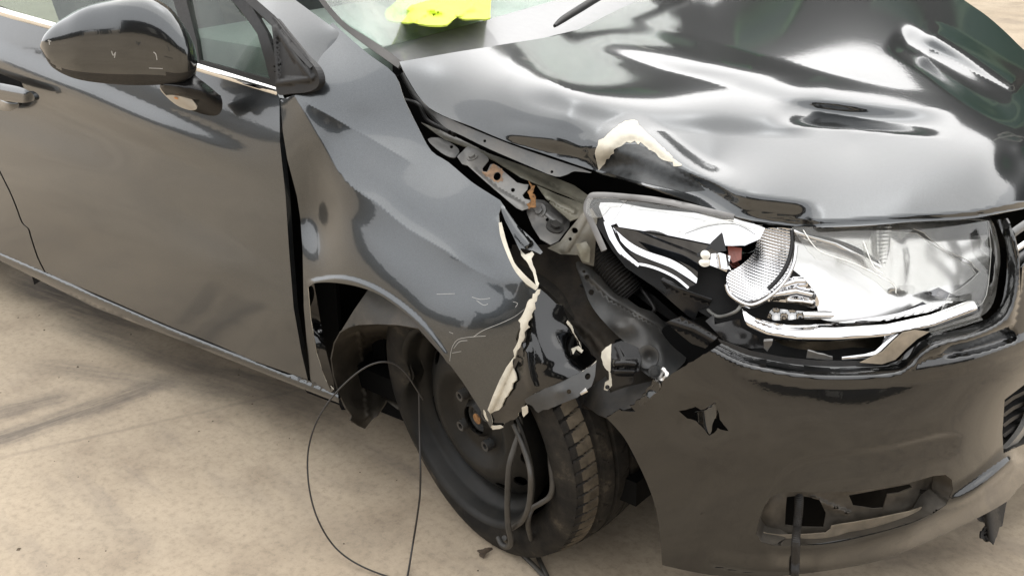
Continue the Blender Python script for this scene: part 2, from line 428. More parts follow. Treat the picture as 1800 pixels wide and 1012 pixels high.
def ground_mat():
    mt, t, b, out = nodes('stained_concrete')
    big = noise(t, 1.1, 6, .62); mid = noise(t, 5, 8, .68); fine = noise(t, 60, 6, .7); gr = noise(t, 340, 3, .6)
    c = ramp(t, big.outputs[0], [(.28, (.335, .274, .202)), (.55, (.40, .334, .252)), (.78, (.465, .394, .303))]).outputs[0]
    c2 = ramp(t, mid.outputs[0], [(.25, (.62, .58, .55)), (.5, (.98, .96, .93)), (.78, (1.14, 1.12, 1.10))]).outputs[0]
    c = mixc(t, .85, c, c2, 'MULTIPLY')
    c3 = ramp(t, fine.outputs[0], [(.30, g(.55)), (.50, g(1)), (.78, g(1.2))]).outputs[0]
    c = mixc(t, .55, c, c3, 'MULTIPLY')
    gsp = ramp(t, noise(t, 210, 4, .75).outputs[0], [(.30, g(.45)), (.42, g(1)), (.66, g(1)), (.74, g(1.25))]).outputs[0]
    c = mixc(t, .6, c, gsp, 'MULTIPLY')
    # grey tyre-dirt streaks dragged across the slab
    st = noise(t, 2.2, 8, .65, stretch=(.8, 5.0, 1, math.radians(-8)))
    sm_ = noise(t, .8, 3, .5)
    f1 = ramp(t, st.outputs[0], [(.50, g(0)), (.74, g(.75))]).outputs[0]
    f2 = ramp(t, sm_.outputs[0], [(.42, g(0)), (.62, g(1))]).outputs[0]
    f = mixc(t, 1.0, f1, f2, 'MULTIPLY')
    c = mixc(t, f, c, (.17, .145, .125))
    # specks
    vo = t.nodes.new('ShaderNodeTexVoronoi'); vo.inputs['Scale'].default_value = 26
    tc = t.nodes.new('ShaderNodeTexCoord'); t.links.new(tc.outputs['Object'], vo.inputs['Vector'])
    sp_ = ramp(t, vo.outputs['Distance'], [(.025, g(.6)), (.05, g(0))]).outputs[0]
    spm = ramp(t, noise(t, 12, 2).outputs[0], [(.62, g(0)), (.68, g(1))]).outputs[0]
    c = mixc(t, mixc(t, 1.0, sp_, spm, 'MULTIPLY'), c, (.10, .08, .06))
    # tyre scrapes and oily patches; bands along the sill also paint its shade (start, end, half width, strength)
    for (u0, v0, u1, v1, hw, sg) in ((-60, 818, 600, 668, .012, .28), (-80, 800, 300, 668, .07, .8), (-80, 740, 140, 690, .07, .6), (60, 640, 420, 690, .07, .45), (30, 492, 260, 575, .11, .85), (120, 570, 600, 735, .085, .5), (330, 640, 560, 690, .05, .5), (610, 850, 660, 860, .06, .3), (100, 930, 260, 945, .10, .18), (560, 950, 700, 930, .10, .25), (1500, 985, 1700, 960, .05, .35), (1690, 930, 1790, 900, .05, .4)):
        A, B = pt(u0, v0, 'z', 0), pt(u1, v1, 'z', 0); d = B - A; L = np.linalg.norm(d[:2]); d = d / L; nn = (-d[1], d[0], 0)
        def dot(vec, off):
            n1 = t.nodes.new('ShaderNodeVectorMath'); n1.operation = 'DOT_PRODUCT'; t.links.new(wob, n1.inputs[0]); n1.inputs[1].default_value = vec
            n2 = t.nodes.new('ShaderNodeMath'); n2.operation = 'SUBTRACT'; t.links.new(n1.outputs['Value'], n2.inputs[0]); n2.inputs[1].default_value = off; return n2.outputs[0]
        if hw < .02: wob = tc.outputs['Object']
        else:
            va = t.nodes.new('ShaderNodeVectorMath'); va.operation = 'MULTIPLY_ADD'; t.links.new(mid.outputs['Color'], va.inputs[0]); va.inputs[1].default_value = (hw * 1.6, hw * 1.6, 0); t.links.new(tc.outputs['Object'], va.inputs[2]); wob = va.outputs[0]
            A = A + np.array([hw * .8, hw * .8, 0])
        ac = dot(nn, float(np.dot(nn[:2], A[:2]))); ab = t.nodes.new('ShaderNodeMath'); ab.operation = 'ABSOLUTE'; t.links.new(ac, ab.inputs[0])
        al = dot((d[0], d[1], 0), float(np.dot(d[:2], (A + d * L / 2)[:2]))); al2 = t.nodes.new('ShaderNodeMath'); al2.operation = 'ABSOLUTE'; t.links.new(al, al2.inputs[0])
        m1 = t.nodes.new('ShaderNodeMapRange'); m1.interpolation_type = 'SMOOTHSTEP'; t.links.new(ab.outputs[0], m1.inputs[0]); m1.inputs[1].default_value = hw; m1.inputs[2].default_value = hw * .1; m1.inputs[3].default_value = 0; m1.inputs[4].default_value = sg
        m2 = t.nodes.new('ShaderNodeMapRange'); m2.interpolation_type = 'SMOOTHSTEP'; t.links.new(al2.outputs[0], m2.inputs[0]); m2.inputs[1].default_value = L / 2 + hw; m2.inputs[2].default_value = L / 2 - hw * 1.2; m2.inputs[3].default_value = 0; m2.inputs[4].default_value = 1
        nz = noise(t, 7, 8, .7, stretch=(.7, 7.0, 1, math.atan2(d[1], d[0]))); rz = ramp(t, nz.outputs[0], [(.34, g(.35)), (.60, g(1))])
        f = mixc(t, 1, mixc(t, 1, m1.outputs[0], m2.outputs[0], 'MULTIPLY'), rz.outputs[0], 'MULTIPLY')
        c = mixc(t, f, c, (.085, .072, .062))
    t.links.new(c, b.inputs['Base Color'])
    r = ramp(t, mid.outputs[0], [(.3, g(.62)), (.7, g(.88))]); t.links.new(r.outputs[0], b.inputs['Roughness'])
    h = mixc(t, .5, fine.outputs[0], gr.outputs[0]); bump(t, b, h, .22, .004)
    return mt
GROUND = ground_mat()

# ================================================================== THE SETTING
def plane(name, x0, y0, x1, y1, z, mat, n=1):
    o = add_mesh(name, [(x0, y0, z), (x1, y0, z), (x1, y1, z), (x0, y1, z)], [[0, 1, 2, 3]], mat, smooth=False); return o
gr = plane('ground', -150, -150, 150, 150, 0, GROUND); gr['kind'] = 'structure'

# unseen behind the camera: wall added for dark reflected band, workshop mirrored in bumper
PWM = simple('unseen_block_wall', (.05, .05, .048), .8, var=.3, scale=4)
def unseen_box(name, c, s_, mat, parent): return box(name, c, s_, mat, parent, bev=.02)
pw = bpy.data.objects.new('reflection_wall', None); scene.collection.objects.link(pw); pw.location = (-13.5, -12, 0)
pw['label'] = 'added low dark block wall, unseen, for the dark band reflected low in the doors'; pw['category'] = 'wall'
unseen_box('added_block_wall', (0, 0, .75), (17, .3, 1.5), PWM, pw); unseen_box('added_coping', (0, 0, 1.55), (17.2, .42, .10), PWM, pw)
for k in range(6): unseen_box('added_pier', (-7.5 + 3 * k, .25, .85), (.5, .5, 1.7), PWM, pw)
ws = bpy.data.objects.new('workshop', None); scene.collection.objects.link(ws); ws.location = (6, -12, 0)
ws['label'] = 'unseen dark workshop with pale shutters mirrored in the front bumper under the headlight'; ws['category'] = 'building'
WSC = simple('workshop_cladding', (.040, .040, .040), .7, var=.3, scale=3); SHUT = simple('pale_shutter', (.32, .31, .29), .6, var=.15, scale=3)
unseen_box('facade', (-1, -3, 2.1), (18, 6, 4.2), WSC, ws); unseen_box('roof', (-1, -3, 4.3), (18.5, 6.6, .22), PWM, ws)
unseen_box('side_wing', (9, 7, 1.6), (6, 14, 3.2), WSC, ws); unseen_box('roof', (9, 7.2, 3.31), (6.5, 14.4, .22), PWM, ws)
for x in (-6.5, -2.4, 1.8): unseen_box('shutter', (x, .04, 1.9), (1.5, .12, 1.7), SHUT, ws)
for y in (2.2, 6.4, 10.5): unseen_box('shutter', (5.96, y, 1.6), (.12, 1.5, 1.5), SHUT, ws)
# unseen shed sized for its bonnet reflection; green frames stand in for a vehicle
shed = bpy.data.objects.new('reflection_shed', None); scene.collection.objects.link(shed); shed.location = (-6, 13, 0)
shed['label'] = 'added long dark grey shed with green window frames standing in for a vehicle, unseen but mirrored in the bonnet'; shed['category'] = 'building'
CLAD = simple('added_shed_cladding', (.022, .024, .024), .6, var=.3, scale=3); ROOFM = simple('added_shed_roof', (.06, .06, .06), .6, var=.3, scale=2)
PANE = simple('shed_window_glass', (.03, .06, .05), .3, spec=.3); LIGHTW = simple('pale_shed_panel', (.30, .30, .28), .6, var=.2, scale=2)
SHG = simple('grey_green_frame', (.06, .10, .07), .5)
def shed_box(name, c, s_, mat, parent=None): return box(name, c, s_, mat, parent or shed, bev=.02)
shed_box('wall', (0, 3, 3.1), (30, 6, 6.2), CLAD)
V = [(-15.4, -.4, 6.22), (15.4, -.4, 6.22), (15.4, 3, 7.3), (-15.4, 3, 7.3), (15.4, 6.4, 6.22), (-15.4, 6.4, 6.22)]
add_mesh('roof', V, [[0, 1, 2, 3], [3, 2, 4, 5], [0, 3, 5], [1, 4, 2]], ROOFM, shed, smooth=False)  # roof of the added, unseen shed
for k, x in enumerate((-11.5, -7.5, -3.2, .8, 4.6, 8.8, 12.2)):
    h = (2.2, 1.5, 2.4, 1.6, 2.2, 1.4, 2.3)[k]
    fr = shed_box('window', (x, -.04, 2.1), (2.3, .10, h), GREENP if k % 2 else SHG)
    for q in (-.55, .55): shed_box('pane', (x + q, -.10, 2.1), (.80, .04, h - .5), PANE, fr)
for k, x in enumerate((-12.6, -9.6, -6.2, -4.4, -1.2, 2.6, 6.9, 10.4)):
    fr = shed_box('window', (x, -.04, 4.75), ((1.5, .10, .9), (2.2, .10, .7))[k % 2], (LIGHTW, GREENP, SHG)[k % 3]); shed_box('pane', (x, -.10, 4.75), ((1.2, .04, .6), (1.9, .04, .45))[k % 2], PANE, fr)
for x in (-13.6, -5.4, 6.8): shed_box('downpipe', (x, -.1, 3.1), (.16, .16, 6.0), LIGHTW)
# ================================================================== THE CAR
car = bpy.data.objects.new('damaged_car', None); scene.collection.objects.link(car)
car['label'] = 'dark grey hatchback with its front right corner crushed, headlight smashed and front wheel bent'
car['category'] = 'car'

# ---- hidden-side bodywork: floor, far side, roof, engine bay walls
box('underbody', (-1.2, 0, .235), (3.0, 1.50, .05), DARK, car, bev=0)
def far_side():
    V = []; F = []
    secs = [(.78, .60, .30, .70), (.45, .80, .25, .80), (.0, .86, .22, .86), (-.5, .87, .22, .92), (-1.5, .87, .22, .93), (-2.6, .85, .25, .96), (-3.1, .70, .35, .98)]
    for x, y, z0, z1 in secs:
        for k in range(6):
            t = k / 5; V.append((x, y + .03 * math.sin(math.pi * t) - .10 * max(0, t - .75) / .25, z0 + (z1 - z0) * t))
    for i in range(len(secs) - 1):
        for k in range(5): F.append([i * 6 + k, i * 6 + k + 1, (i + 1) * 6 + k + 1, (i + 1) * 6 + k])
    o = add_mesh('far_side_panel', V, F, PAINT, car)
far_side()
box('bulkhead', (-.42, 0, .55), (.04, 1.40, .66), DARK, car, bev=0)
box('engine_bay_floor', (.02, .05, .33), (.8, .8, .04), DARK, car, bev=0)
box('inner_wing_wall', (.0, -.52, .52), (.95, .03, .40), DARK, car, bev=0)
box('radiator_support', (.50, -.05, .45), (.04, .86, .52), DARK, car, bev=0)

# ---- doors
dctrl = []
for u, v0, v1 in ((-420, -100, 230), (-200, -28, 352), (0, 35, 448), (150, 75, 512), (320, 122, 582), (495, 168, 652)):
    for t, y in ((-.1, .838), (0, .852), (.15, .872), (.35, .882), (.6, .888), (.85, .882), (1, .866), (1.1, .85)):
        dctrl.append((u, v0 + t * (v1 - v0), 'y', -y))
crease = [(-420, -60), (-200, 28), (0, 112), (130, 165), (300, 238), (420, 288), (500, 322)]
low = [(-420, 160), (-100, 270), (150, 380), (330, 452), (500, 545)]
SD = Surf(dctrl, [ridge(crease, 40, 40, .007, 1.3, .0, .25),
                  ridge([(q[0], q[1] + 62) for q in crease[:5]] + [(360, 320)], 62, 70, -.010, 1.1, 0, .45),
                  ridge(low, 70, 60, .005, 1.6, 0, 0),
                  dent(335, 385, 90, 45, 25, -.003), dent(400, 470, 60, 30, 20, .0022), dent(150, 300, 120, 40, 20, .002),
                  wav(.0011, 67, 51), wav(.0007, 113, 37, 1.3), dent(260, 370, 60, 26, 25, .002), dent(420, 520, 40, 40, 0, -.002)])
fd = [(20, 23), (110, 52), (210, 82), (345, 122), (488, 165), (491, 172), (492, 250), (495, 280), (502, 345), (508, 440), (516, 540), (530, 620), (541, 667),
      (403, 619), (285, 572), (168, 521), (79, 478)]
shut = cr([(79, 478), (68, 456), (62, 440), (54, 415), (50, 402), (39, 391), (28, 362), (17, 336), (3, 308), (-30, 240), (-60, 150), (-75, 60), (-78, -12)], 4)
front_door = sheet('front_door', [(q[0], q[1]) for q in ([(-75, -12)] + fd[:16])] + [(q[0] + 1.2, q[1]) for q in shut[:-1]], SD, PAINT_S, car, sp=9, th=.012)
rear_door = sheet('rear_door', [(q[0] - 1.4, q[1]) for q in shut] + [(-300, -90), (-420, -128), (-420, 216), (-200, 355), (0, 444)], SD, PAINT_S, car, sp=12, th=.012)
SSill = Surf([(-420, 235, 'y', -.861), (0, 445, 'y', -.861), (300, 575, 'y', -.861), (545, 672, 'y', -.861), (592, 690, 'y', -.861),
              (-420, 258, 'y', -.861), (0, 462, 'y', -.861), (300, 592, 'y', -.861), (592, 706, 'y', -.861)],
             [ridge([(-420, 243), (0, 451), (300, 583), (592, 699)], 9, 12, .010, .8, 0, 0)])
sheet('sill_panel', [(-420, 230), (0, 443), (79, 476), (168, 519), (285, 570), (403, 617), (541, 668), (594, 690), (596, 708), (504, 672), (336, 605), (168, 541), (0, 458), (-420, 250)], SSill, PAINT, car, sp=6, th=.01)
# near-black sheets paint shade into the gaps behind doors and fender
SGap = Surf([(470, 150, 'y', -.79), (470, 700, 'y', -.79), (620, 160, 'y', -.77), (620, 700, 'y', -.77), (-400, 200, 'y', -.79)])
sheet('fender_gap_shade', [(470, 165), (560, 165), (590, 500), (605, 715), (540, 690), (500, 640)], SGap, DARK, car, sp=30, th=.01)
sheet('shut_gap_shade', [(-78, -20), (20, 20), (90, 480), (60, 500)], Surf([(-78, -20, 'y', -.835), (90, 480, 'y', -.835), (-78, 300, 'y', -.835), (60, 200, 'y', -.835)]), DARK, car, sp=40, th=.004)
# rear quarter panel behind the rear door (out of frame from here)
xr = pt(-420, 50, 'y', -.87)[0]
V = []; F = []
for x, z0, z1, yy in ((xr - .01, .25, .95, .872), (xr - .3, .62, .97, .87), (xr - .7, .66, .99, .86), (xr - 1.0, .35, 1.0, .82), (xr - 1.25, .35, 1.0, .68)):
    for k in range(6):
        q = k / 5; V.append((x, -(yy + .012 * math.sin(math.pi * q) - .05 * max(0, q - .75) / .25), z0 + (z1 - z0) * q))
for i in range(4):
    for k in range(5): F.append([i * 6 + k, i * 6 + k + 1, (i + 1) * 6 + k + 1, (i + 1) * 6 + k])
add_mesh('rear_quarter_panel', V, F, PAINT_S, car)
# door handle
STr = Surf(dctrl, [lambda P: np.full(len(P), .006)])
sheet('window_trim', strip(cr([(-300, -78), (-150, -30), (0, 20), (70, 40), (210, 80), (345, 118), (420, 140), (488, 161)], 4), 14), Surf(dctrl, [ridge([(-300, -78), (0, 20), (70, 40), (345, 118), (488, 161)], 9, 9, .009, .7, 0, 0)]), CHROMET, car, sp=4, th=.006)
hnd = sheet('door_handle', cr([(-110, 120), (-40, 138), (10, 148), (40, 155), (58, 166), (59, 177), (40, 181), (0, 176), (-60, 160), (-110, 142)], 4, True),
            Surf([(c[0], c[1], c[2], c[3] - .035) for c in dctrl], [ridge([(-120, 131), (0, 162), (60, 172)], 17, 17, .014, .6, .0, .1)]), PAINT, front_door, sp=4, th=.012)
sheet('handle_recess_shade', circ(-8, 140, 46, 34, 20, 24), Surf([(c[0], c[1], c[2], c[3] - .002) for c in dctrl]), DARK, front_door, sp=8, th=.001)  # flat dark disc painted as the shade in the handle recess
sheet('lock_cover', cr([(-2, 172), (24, 176), (33, 182), (30, 190), (14, 196), (-4, 190)], 4, True),
      Surf([(c[0], c[1], c[2], c[3] - .012) for c in dctrl], [dent(14, 183, 16, 10, 10, .012)]), PAINT, front_door, sp=3, th=.008)

# ---- side glass, mirror triangle, pillar
SW = Surf([(-400, -140, 'y', -.82), (-400, -600, 'y', -.66), (0, 12, 'y', -.835), (0, -400, 'y', -.66), (330, 110, 'y', -.84), (330, -300, 'y', -.68), (490, 160, 'y', -.845), (420, 0, 'y', -.80), (300, 0, 'y', -.80)])
sheet('side_window', [(-300, -86), (-150, -38), (0, 13), (100, 42), (332, 110), (322, 60), (303, -6), (270, -120), (200, -330), (-300, -500)], SW, GLASS, car, sp=20, th=.004)
sheet('window_divider', [(302, -8), (325, -8), (345, 70), (352, 118), (330, 112), (322, 60)], Surf([(300, 0, 'y', -.808), (340, 0, 'y', -.808), (330, 112, 'y', -.845), (350, 112, 'y', -.845)]), PLASTIC, car, sp=8, th=.01)
sheet('quarter_glass', [(325, -8), (345, 70), (352, 112), (484, 150), (472, 90), (400, -8)], SW, GLASS, car, sp=14, th=.004)
sheet('quarter_window_frame', [(352, 106), (352, 116), (488, 156), (500, 150), (470, 60), (430, -10), (398, -10), (424, 20), (452, 60), (464, 100), (474, 140)], Surf([(350, 110, 'y', -.846), (488, 155, 'y', -.851), (400, -10, 'y', -.805), (430, -10, 'y', -.80), (480, 80, 'y', -.835)]), PLASTIC, car, sp=8, th=.01)
SMB = Surf([(478, 20, 'y', -.815), (470, 40, 'y', -.822), (484, 156, 'y', -.862), (560, 152, 'y', -.865), (558, 118, 'y', -.862), (520, 90, 'y', -.845)],
           [ridge([(480, 50), (486, 146), (546, 138), (484, 50)], 7, 7, .006, .8, 0, 0)])
sheet('mirror_base', cr([(478, 30), (500, 55), (530, 92), (553, 118), (561, 140), (557, 154), (540, 162), (510, 165), (487, 164), (484, 120), (480, 70)], 4, True), SMB, PLASTIC, car, sp=5, th=.014)
SAP = Surf([(440, -20, 'y', -.79), (480, -20, 'y', -.74), (545, -20, 'y', -.70), (600, -20, 'y', -.66), (560, 90, 'y', -.80), (590, 60, 'y', -.755), (640, 90, 'y', -.70), (700, 120, 'y', -.68), (530, 60, 'y', -.80), (300, -300, 'y', -.72), (380, -300, 'y', -.62)],)
sheet('windscreen_pillar', [(430, -10), (330, -300), (390, -300), (505, -10), (590, 52), (612, 72), (590, 110), (545, 112), (500, 55), (478, 25)], SAP, PAINT, car, sp=8, th=.01)
sheet('pillar_seal', strip([(424, -14), (478, 34), (530, 95), (548, 118)], [14, 16, 14, 8]), Surf([(440, -20, 'y', -.80), (470, 30, 'y', -.822), (530, 95, 'y', -.85), (548, 118, 'y', -.862), (500, 20, 'y', -.80), (400, -20, 'y', -.81)]), PLASTIC, car, sp=6, th=.008)

# ---- roof (above the frame)
rv = []
for x in (-.95, -1.6, -2.3, -3.0):
    for k in range(9):
        y = -.60 + 1.2 * k / 8; rv.append((x, y, 1.47 - .09 * (y / .6) ** 2 - (.10 if x < -2.8 else 0) - .02 * (x > -1)))
add_mesh('roof', rv, [[i * 9 + k, i * 9 + k + 1, (i + 1) * 9 + k + 1, (i + 1) * 9 + k] for i in range(3) for k in range(8)], PAINT, car)

# ---- bonnet
bctrl = [(702, 109, 'y', -.715), (744, 185, 'y', -.715), (775, 203, 'y', -.712), (828, 222, 'y', -.712), (892, 249, 'y', -.71), (953, 269, 'y', -.705), (1003, 286, 'y', -.70), (1045, 300, 'y', -.70),
         (1120, 322, 'b', .905), (1207, 352, 'b', .905), (1293, 382, 'b', .905), (1400, 398, 'b', .905), (1465, 399, 'b', .905), (1603, 391, 'b', .905), (1704, 385, 'b', .905), (1771, 373, 'b', .907), (1880, 355, 'b', .91), (2000, 330, 'b', .915),
         (1003, 57, 'x', -.40), (1064, 30, 'x', -.43), (1130, 0, 'x', -.46), (1250, -45, 'x', -.47),
         (1700, 2, 'y', .76), (1760, 55, 'y', .76), (1800, 88, 'y', .76), (1900, 170, 'y', .76), (2000, 230, 'y', .66),
         (1600, -40, 'y', .74),
         (1250, 290, 'z', .815), (1311, 336, 'b', .885), (1400, 378, 'b', .888), (1600, 345, 'b', .865), (1750, 320, 'b', .865), (1200, 240, 'z', .850), (1500, 250, 'z', .842), (1000, 200, 'z', .896), (1300, 150, 'z', .90), (900, 130, 'z', .925), (1800, 250, 'z', .84)]
r1 = [(1010, 50), (1150, 85), (1300, 125), (1450, 165), (1600, 195), (1690, 215)]
r2 = [(1080, 30), (1250, 60), (1400, 75), (1520, 70), (1620, 110), (1700, 165), (1790, 215)]
SB = Surf(bctrl, [ridge(r1, 40, 34, .010, 1.1, .1, .35), ridge([(900, 128), (980, 150), (1080, 178), (1200, 190), (1330, 198), (1450, 202)], 64, 44, .013, 1.2, .15, .12),
                  ridge([(1000, 284), (1046, 300), (1207, 352), (1293, 382), (1400, 398), (1450, 402)], 50, 50, -.030, 1.2, .15, .12), ridge([(1293, 382), (1400, 398), (1465, 399), (1603, 391), (1704, 385), (1771, 373), (1900, 350)], 15, 15, -.007, 1.2, .1, 0),
                  ridge([(1340, 200), (1450, 205), (1580, 215), (1690, 225)], 30, 24, -.012, 1.2, .2, .3),
                  ridge([(1560, 60), (1640, 110), (1720, 165), (1800, 205)], 40, 30, -.014, 1.1, .15, .2),
                  ridge([(1620, 50), (1700, 90), (1800, 150)], 26, 26, .012, 1.1, .15, .1),
                  ridge([(860, 225), (960, 245), (1040, 262)], 26, 22, .006, 1.2, .3, .1),
                  dent(1110, 285, 50, 26, 15, -.012), ridge([(1048, 288), (1085, 240), (1130, 235), (1200, 285), (1300, 335)], 34, 20, .008, 1.2, .1, .2),
                  dent(1780, 285, 36, 40, 0, -.012), 
                  wav(.0003, 61, 33), wav(.0002, 37, 27, 2.)], .04)
bon = cr([(702, 109), (714, 134), (744, 180), (778, 203), (828, 222), (892, 249), (953, 269), (1003, 286), (1043, 299)], 3) + \
      [(1060, 306), (1100, 316), (1150, 331), (1207, 352), (1250, 367)] + cr([(1293, 381), (1340, 391), (1400, 398), (1465, 399), (1530, 396), (1603, 390), (1704, 384), (1771, 372), (1860, 356), (1960, 335), (2000, 325)], 3) + \
      [(2010, 240), (1900, 168)] + cr([(1860, 136), (1800, 88), (1771, 60), (1737, 30), (1704, 7), (1660, -22), (1600, -48), (1500, -80), (1400, -90), (1250, -48), (1130, -2), (1064, 28), (1003, 57), (900, 76), (800, 92)], 3)
bonnet = sheet('bonnet', bon, SB, PAINT, car, sp=5, th=.0025)
# bonnet edge return seen in the gap
SBU = Surf([(780, 212, 'y', -.700), (900, 262, 'y', -.692), (1043, 310, 'y', -.685), (800, 245, 'y', -.705), (900, 285, 'y', -.70), (990, 316, 'y', -.70)])
sheet('bonnet_inner_frame', cr([(752, 190), (800, 214), (892, 252), (960, 276), (1040, 303), (1010, 301), (996, 307), (975, 310), (930, 292), (860, 262), (815, 240), (780, 222)], 3, True), SBU, STEELP, bonnet, holes=[circ(852, 248, 2.6), circ(970, 302, 2.6)], sp=5, th=.002)
# exposed filler and scuffed plate at the bonnet corner
prim = jag([(1046, 270), (1053, 249), (1077, 228), (1097, 213), (1117, 211), (1134, 232), (1151, 245), (1168, 262), (1184, 279), (1198, 289)], 1.6, 5, 3) + \
       jag([(1198, 292), (1184, 290), (1168, 281), (1151, 267), (1131, 254), (1110, 250), (1087, 256), (1077, 269), (1063, 282), (1052, 300)], 3.4, 5, 8)
sheet('exposed_filler', prim, SB, PRIMER, bonnet, sp=4, th=.0004, off=.0008)
scf = jag([(1054, 299), (1065, 284), (1079, 270), (1089, 257), (1110, 252), (1131, 256), (1150, 268), (1168, 283), (1190, 293), (1212, 305)], 2.5, 6, 4) + [(1240, 335), (1200, 338), (1150, 326), (1100, 314)]
sheet('scuffed_corner', scf, SB, GLOVE, bonnet, sp=5, th=.0003, off=.0005)

# ---- windscreen, cowl, wiper
SWS = Surf([(600, 33, 'y', -.66), (674, 82, 'y', -.60), (560, -10, 'y', -.68), (983, 0, 'x', -.62), (1100, -40, 'x', -.60), (800, 45, 'x', -.56), (800, -100, 'x', -.80), (500, -100, 'y', -.66), (950, -100, 'x', -.78), (600, -300, 'x', -1.1), (1000, -300, 'x', -1.1)])
sheet('windscreen', cr([(562, -6), (600, 33), (640, 60), (674, 82)], 3) + [(740, 66), (860, 34), (983, -1), (1130, -45), (1180, -200), (700, -330), (430, -250)], SWS, WSCREEN, car, sp=20, th=.004)
SCW = Surf([(674, 82, 'x', -.50), (702, 109, 'x', -.40), (983, 0, 'x', -.60), (1003, 57, 'x', -.42), (1130, -40, 'x', -.56), (1130, 0, 'x', -.47), (820, 75, 'x', -.46), (830, 40, 'x', -.545)])
sheet('cowl_panel', [(674, 82), (740, 66), (860, 34), (983, -1), (1130, -45), (1240, -75), (1240, -30), (1130, 8), (1064, 36), (1003, 64), (900, 82), (800, 98), (704, 116), (690, 100)], SCW, simple('sky_grey_cowl', (.16, .16, .165), .22, coat=.3, var=.06), car, sp=10, th=.004)  # grey paints in the sky mirrored by the pane's black border
SPS = Surf([(560, -10, 'y', -.70), (620, 58, 'y', -.69), (706, 118, 'y', -.69), (545, -10, 'y', -.71), (600, 60, 'y', -.70), (690, 120, 'y', -.70)])
sheet('windscreen_seal', cr([(545, -20), (590, 38), (640, 78), (700, 120)], 3) + cr([(706, 108), (674, 84), (640, 62), (600, 35), (555, -20)], 3), SPS, simple('seal_grey', (.10, .095, .09), .5), car, sp=6, th=.006)
wp = [pt(975, 55, 'x', -.40), pt(990, 43, 'x', -.42), pt(1020, 24, 'x', -.44), pt(1052, 4, 'x', -.46), pt(1085, -14, 'x', -.48), pt(1200, -70, 'x', -.53)]
wp = [p + np.array([0, 0, .012]) for p in wp]
tube('wiper_arm', wp, [.004, .0085, .0095, .010, .0105, .011], PLASTIC, car, n=8, k=5)

# ---- front fender (torn)
fctrl = [(585, 40, 'y', -.735), (534, 87, 'y', -.805), (560, 150, 'y', -.842), (493, 176, 'y', -.858), (650, 97, 'y', -.745), (694, 131, 'y', -.742), (734, 222, 'y', -.748), (788, 285, 'y', -.757), (828, 319, 'y', -.775), (860, 340, 'y', -.787), (896, 385, 'y', -.793), (953, 444, 'y', -.80),
         (524, 174, 'y', -.860), (626, 227, 'y', -.816), (685, 263, 'y', -.800), (736, 291, 'y', -.788),
         (560, 240, 'y', -.866), (612, 325, 'y', -.867), (663, 358, 'y', -.863), (717, 402, 'y', -.861), (780, 439, 'y', -.860), (835, 474, 'y', -.860), (890, 510, 'y', -.860),
         (600, 420, 'y', -.890), (680, 450, 'y', -.892), (760, 520, 'y', -.898), (850, 560, 'y', -.891), (540, 503, 'y', -.893), (600, 498, 'y', -.904), (660, 516, 'y', -.911), (734, 568, 'y', -.915), (790, 637, 'y', -.914), (830, 620, 'y', -.906),
         (859, 746, 'y', -.893), (880, 740, 'y', -.888), (905, 640, 'y', -.876), (945, 515, 'y', -.845), (920, 490, 'y', -.852), (880, 400, 'y', -.812), (531, 384, 'y', -.874), (580, 690, 'y', -.868), (545, 600, 'y', -.872)]
cA = [(500, 150), (524, 176), (560, 240), (608, 316), (663, 358), (717, 402), (780, 439), (835, 474), (900, 505)]
cB = [(524, 172), (626, 227), (685, 263), (736, 292), (775, 305)]
SF = Surf(fctrl, [kink(cA, 34, 50, .007, .05, .25), kink([(524, 172), (600, 215), (685, 263), (738, 293)], 40, 40, .004, .1, .2),
                  dent(556, 370, 34, 90, -6, -.020), 
                  
                  ridge([(880, 375), (905, 440), (945, 500)], 30, 20, .006, 1.2, .2, .1), dent(850, 440, 30, 18, 30, .003),
                  ridge([(538, 500), (600, 492), (665, 514), (734, 566), (788, 634)], 10, 12, .004, 1., .05, .05),
                  wav(.0003, 43, 37)], .004)
fen = cr([(585, 40), (618, 70), (650, 97), (694, 131), (711, 175), (734, 222), (758, 265), (788, 285), (828, 319), (860, 340), (879, 352)], 3) + \
      [(881, 364), (877, 376), (878, 394)] + jag([(878, 394), (887, 430), (902, 464), (922, 491), (943, 506), (948, 509)], 1.0, 9, 5) + \
      jag([(948, 510), (936, 532), (922, 552), (910, 590), (903, 628), (888, 655), (875, 682), (860, 718)], 3.2, 8, 6) + [(866, 742), (862, 752)] + \
      [(859, 746), (844, 719), (814, 672), (792, 642), (786, 637)] + cr([(781, 630), (761, 599), (734, 568), (701, 541), (667, 518), (634, 505), (600, 498), (571, 496), (552, 498), (541, 505)], 3) + \
      [(546, 560), (556, 620), (572, 668), (586, 684), (580, 690), (556, 682), (546, 668), (540, 610), (534, 540), (532, 442), (528, 384), (522, 345), (505, 280), (497, 230), (493, 176), (515, 168), (545, 163), (561, 152), (558, 130), (545, 106), (535, 88), (556, 66)]
fender = sheet('front_fender', fen, SF, PAINT_S, car, sp=3.6, th=.0016, edge=PRIMER)
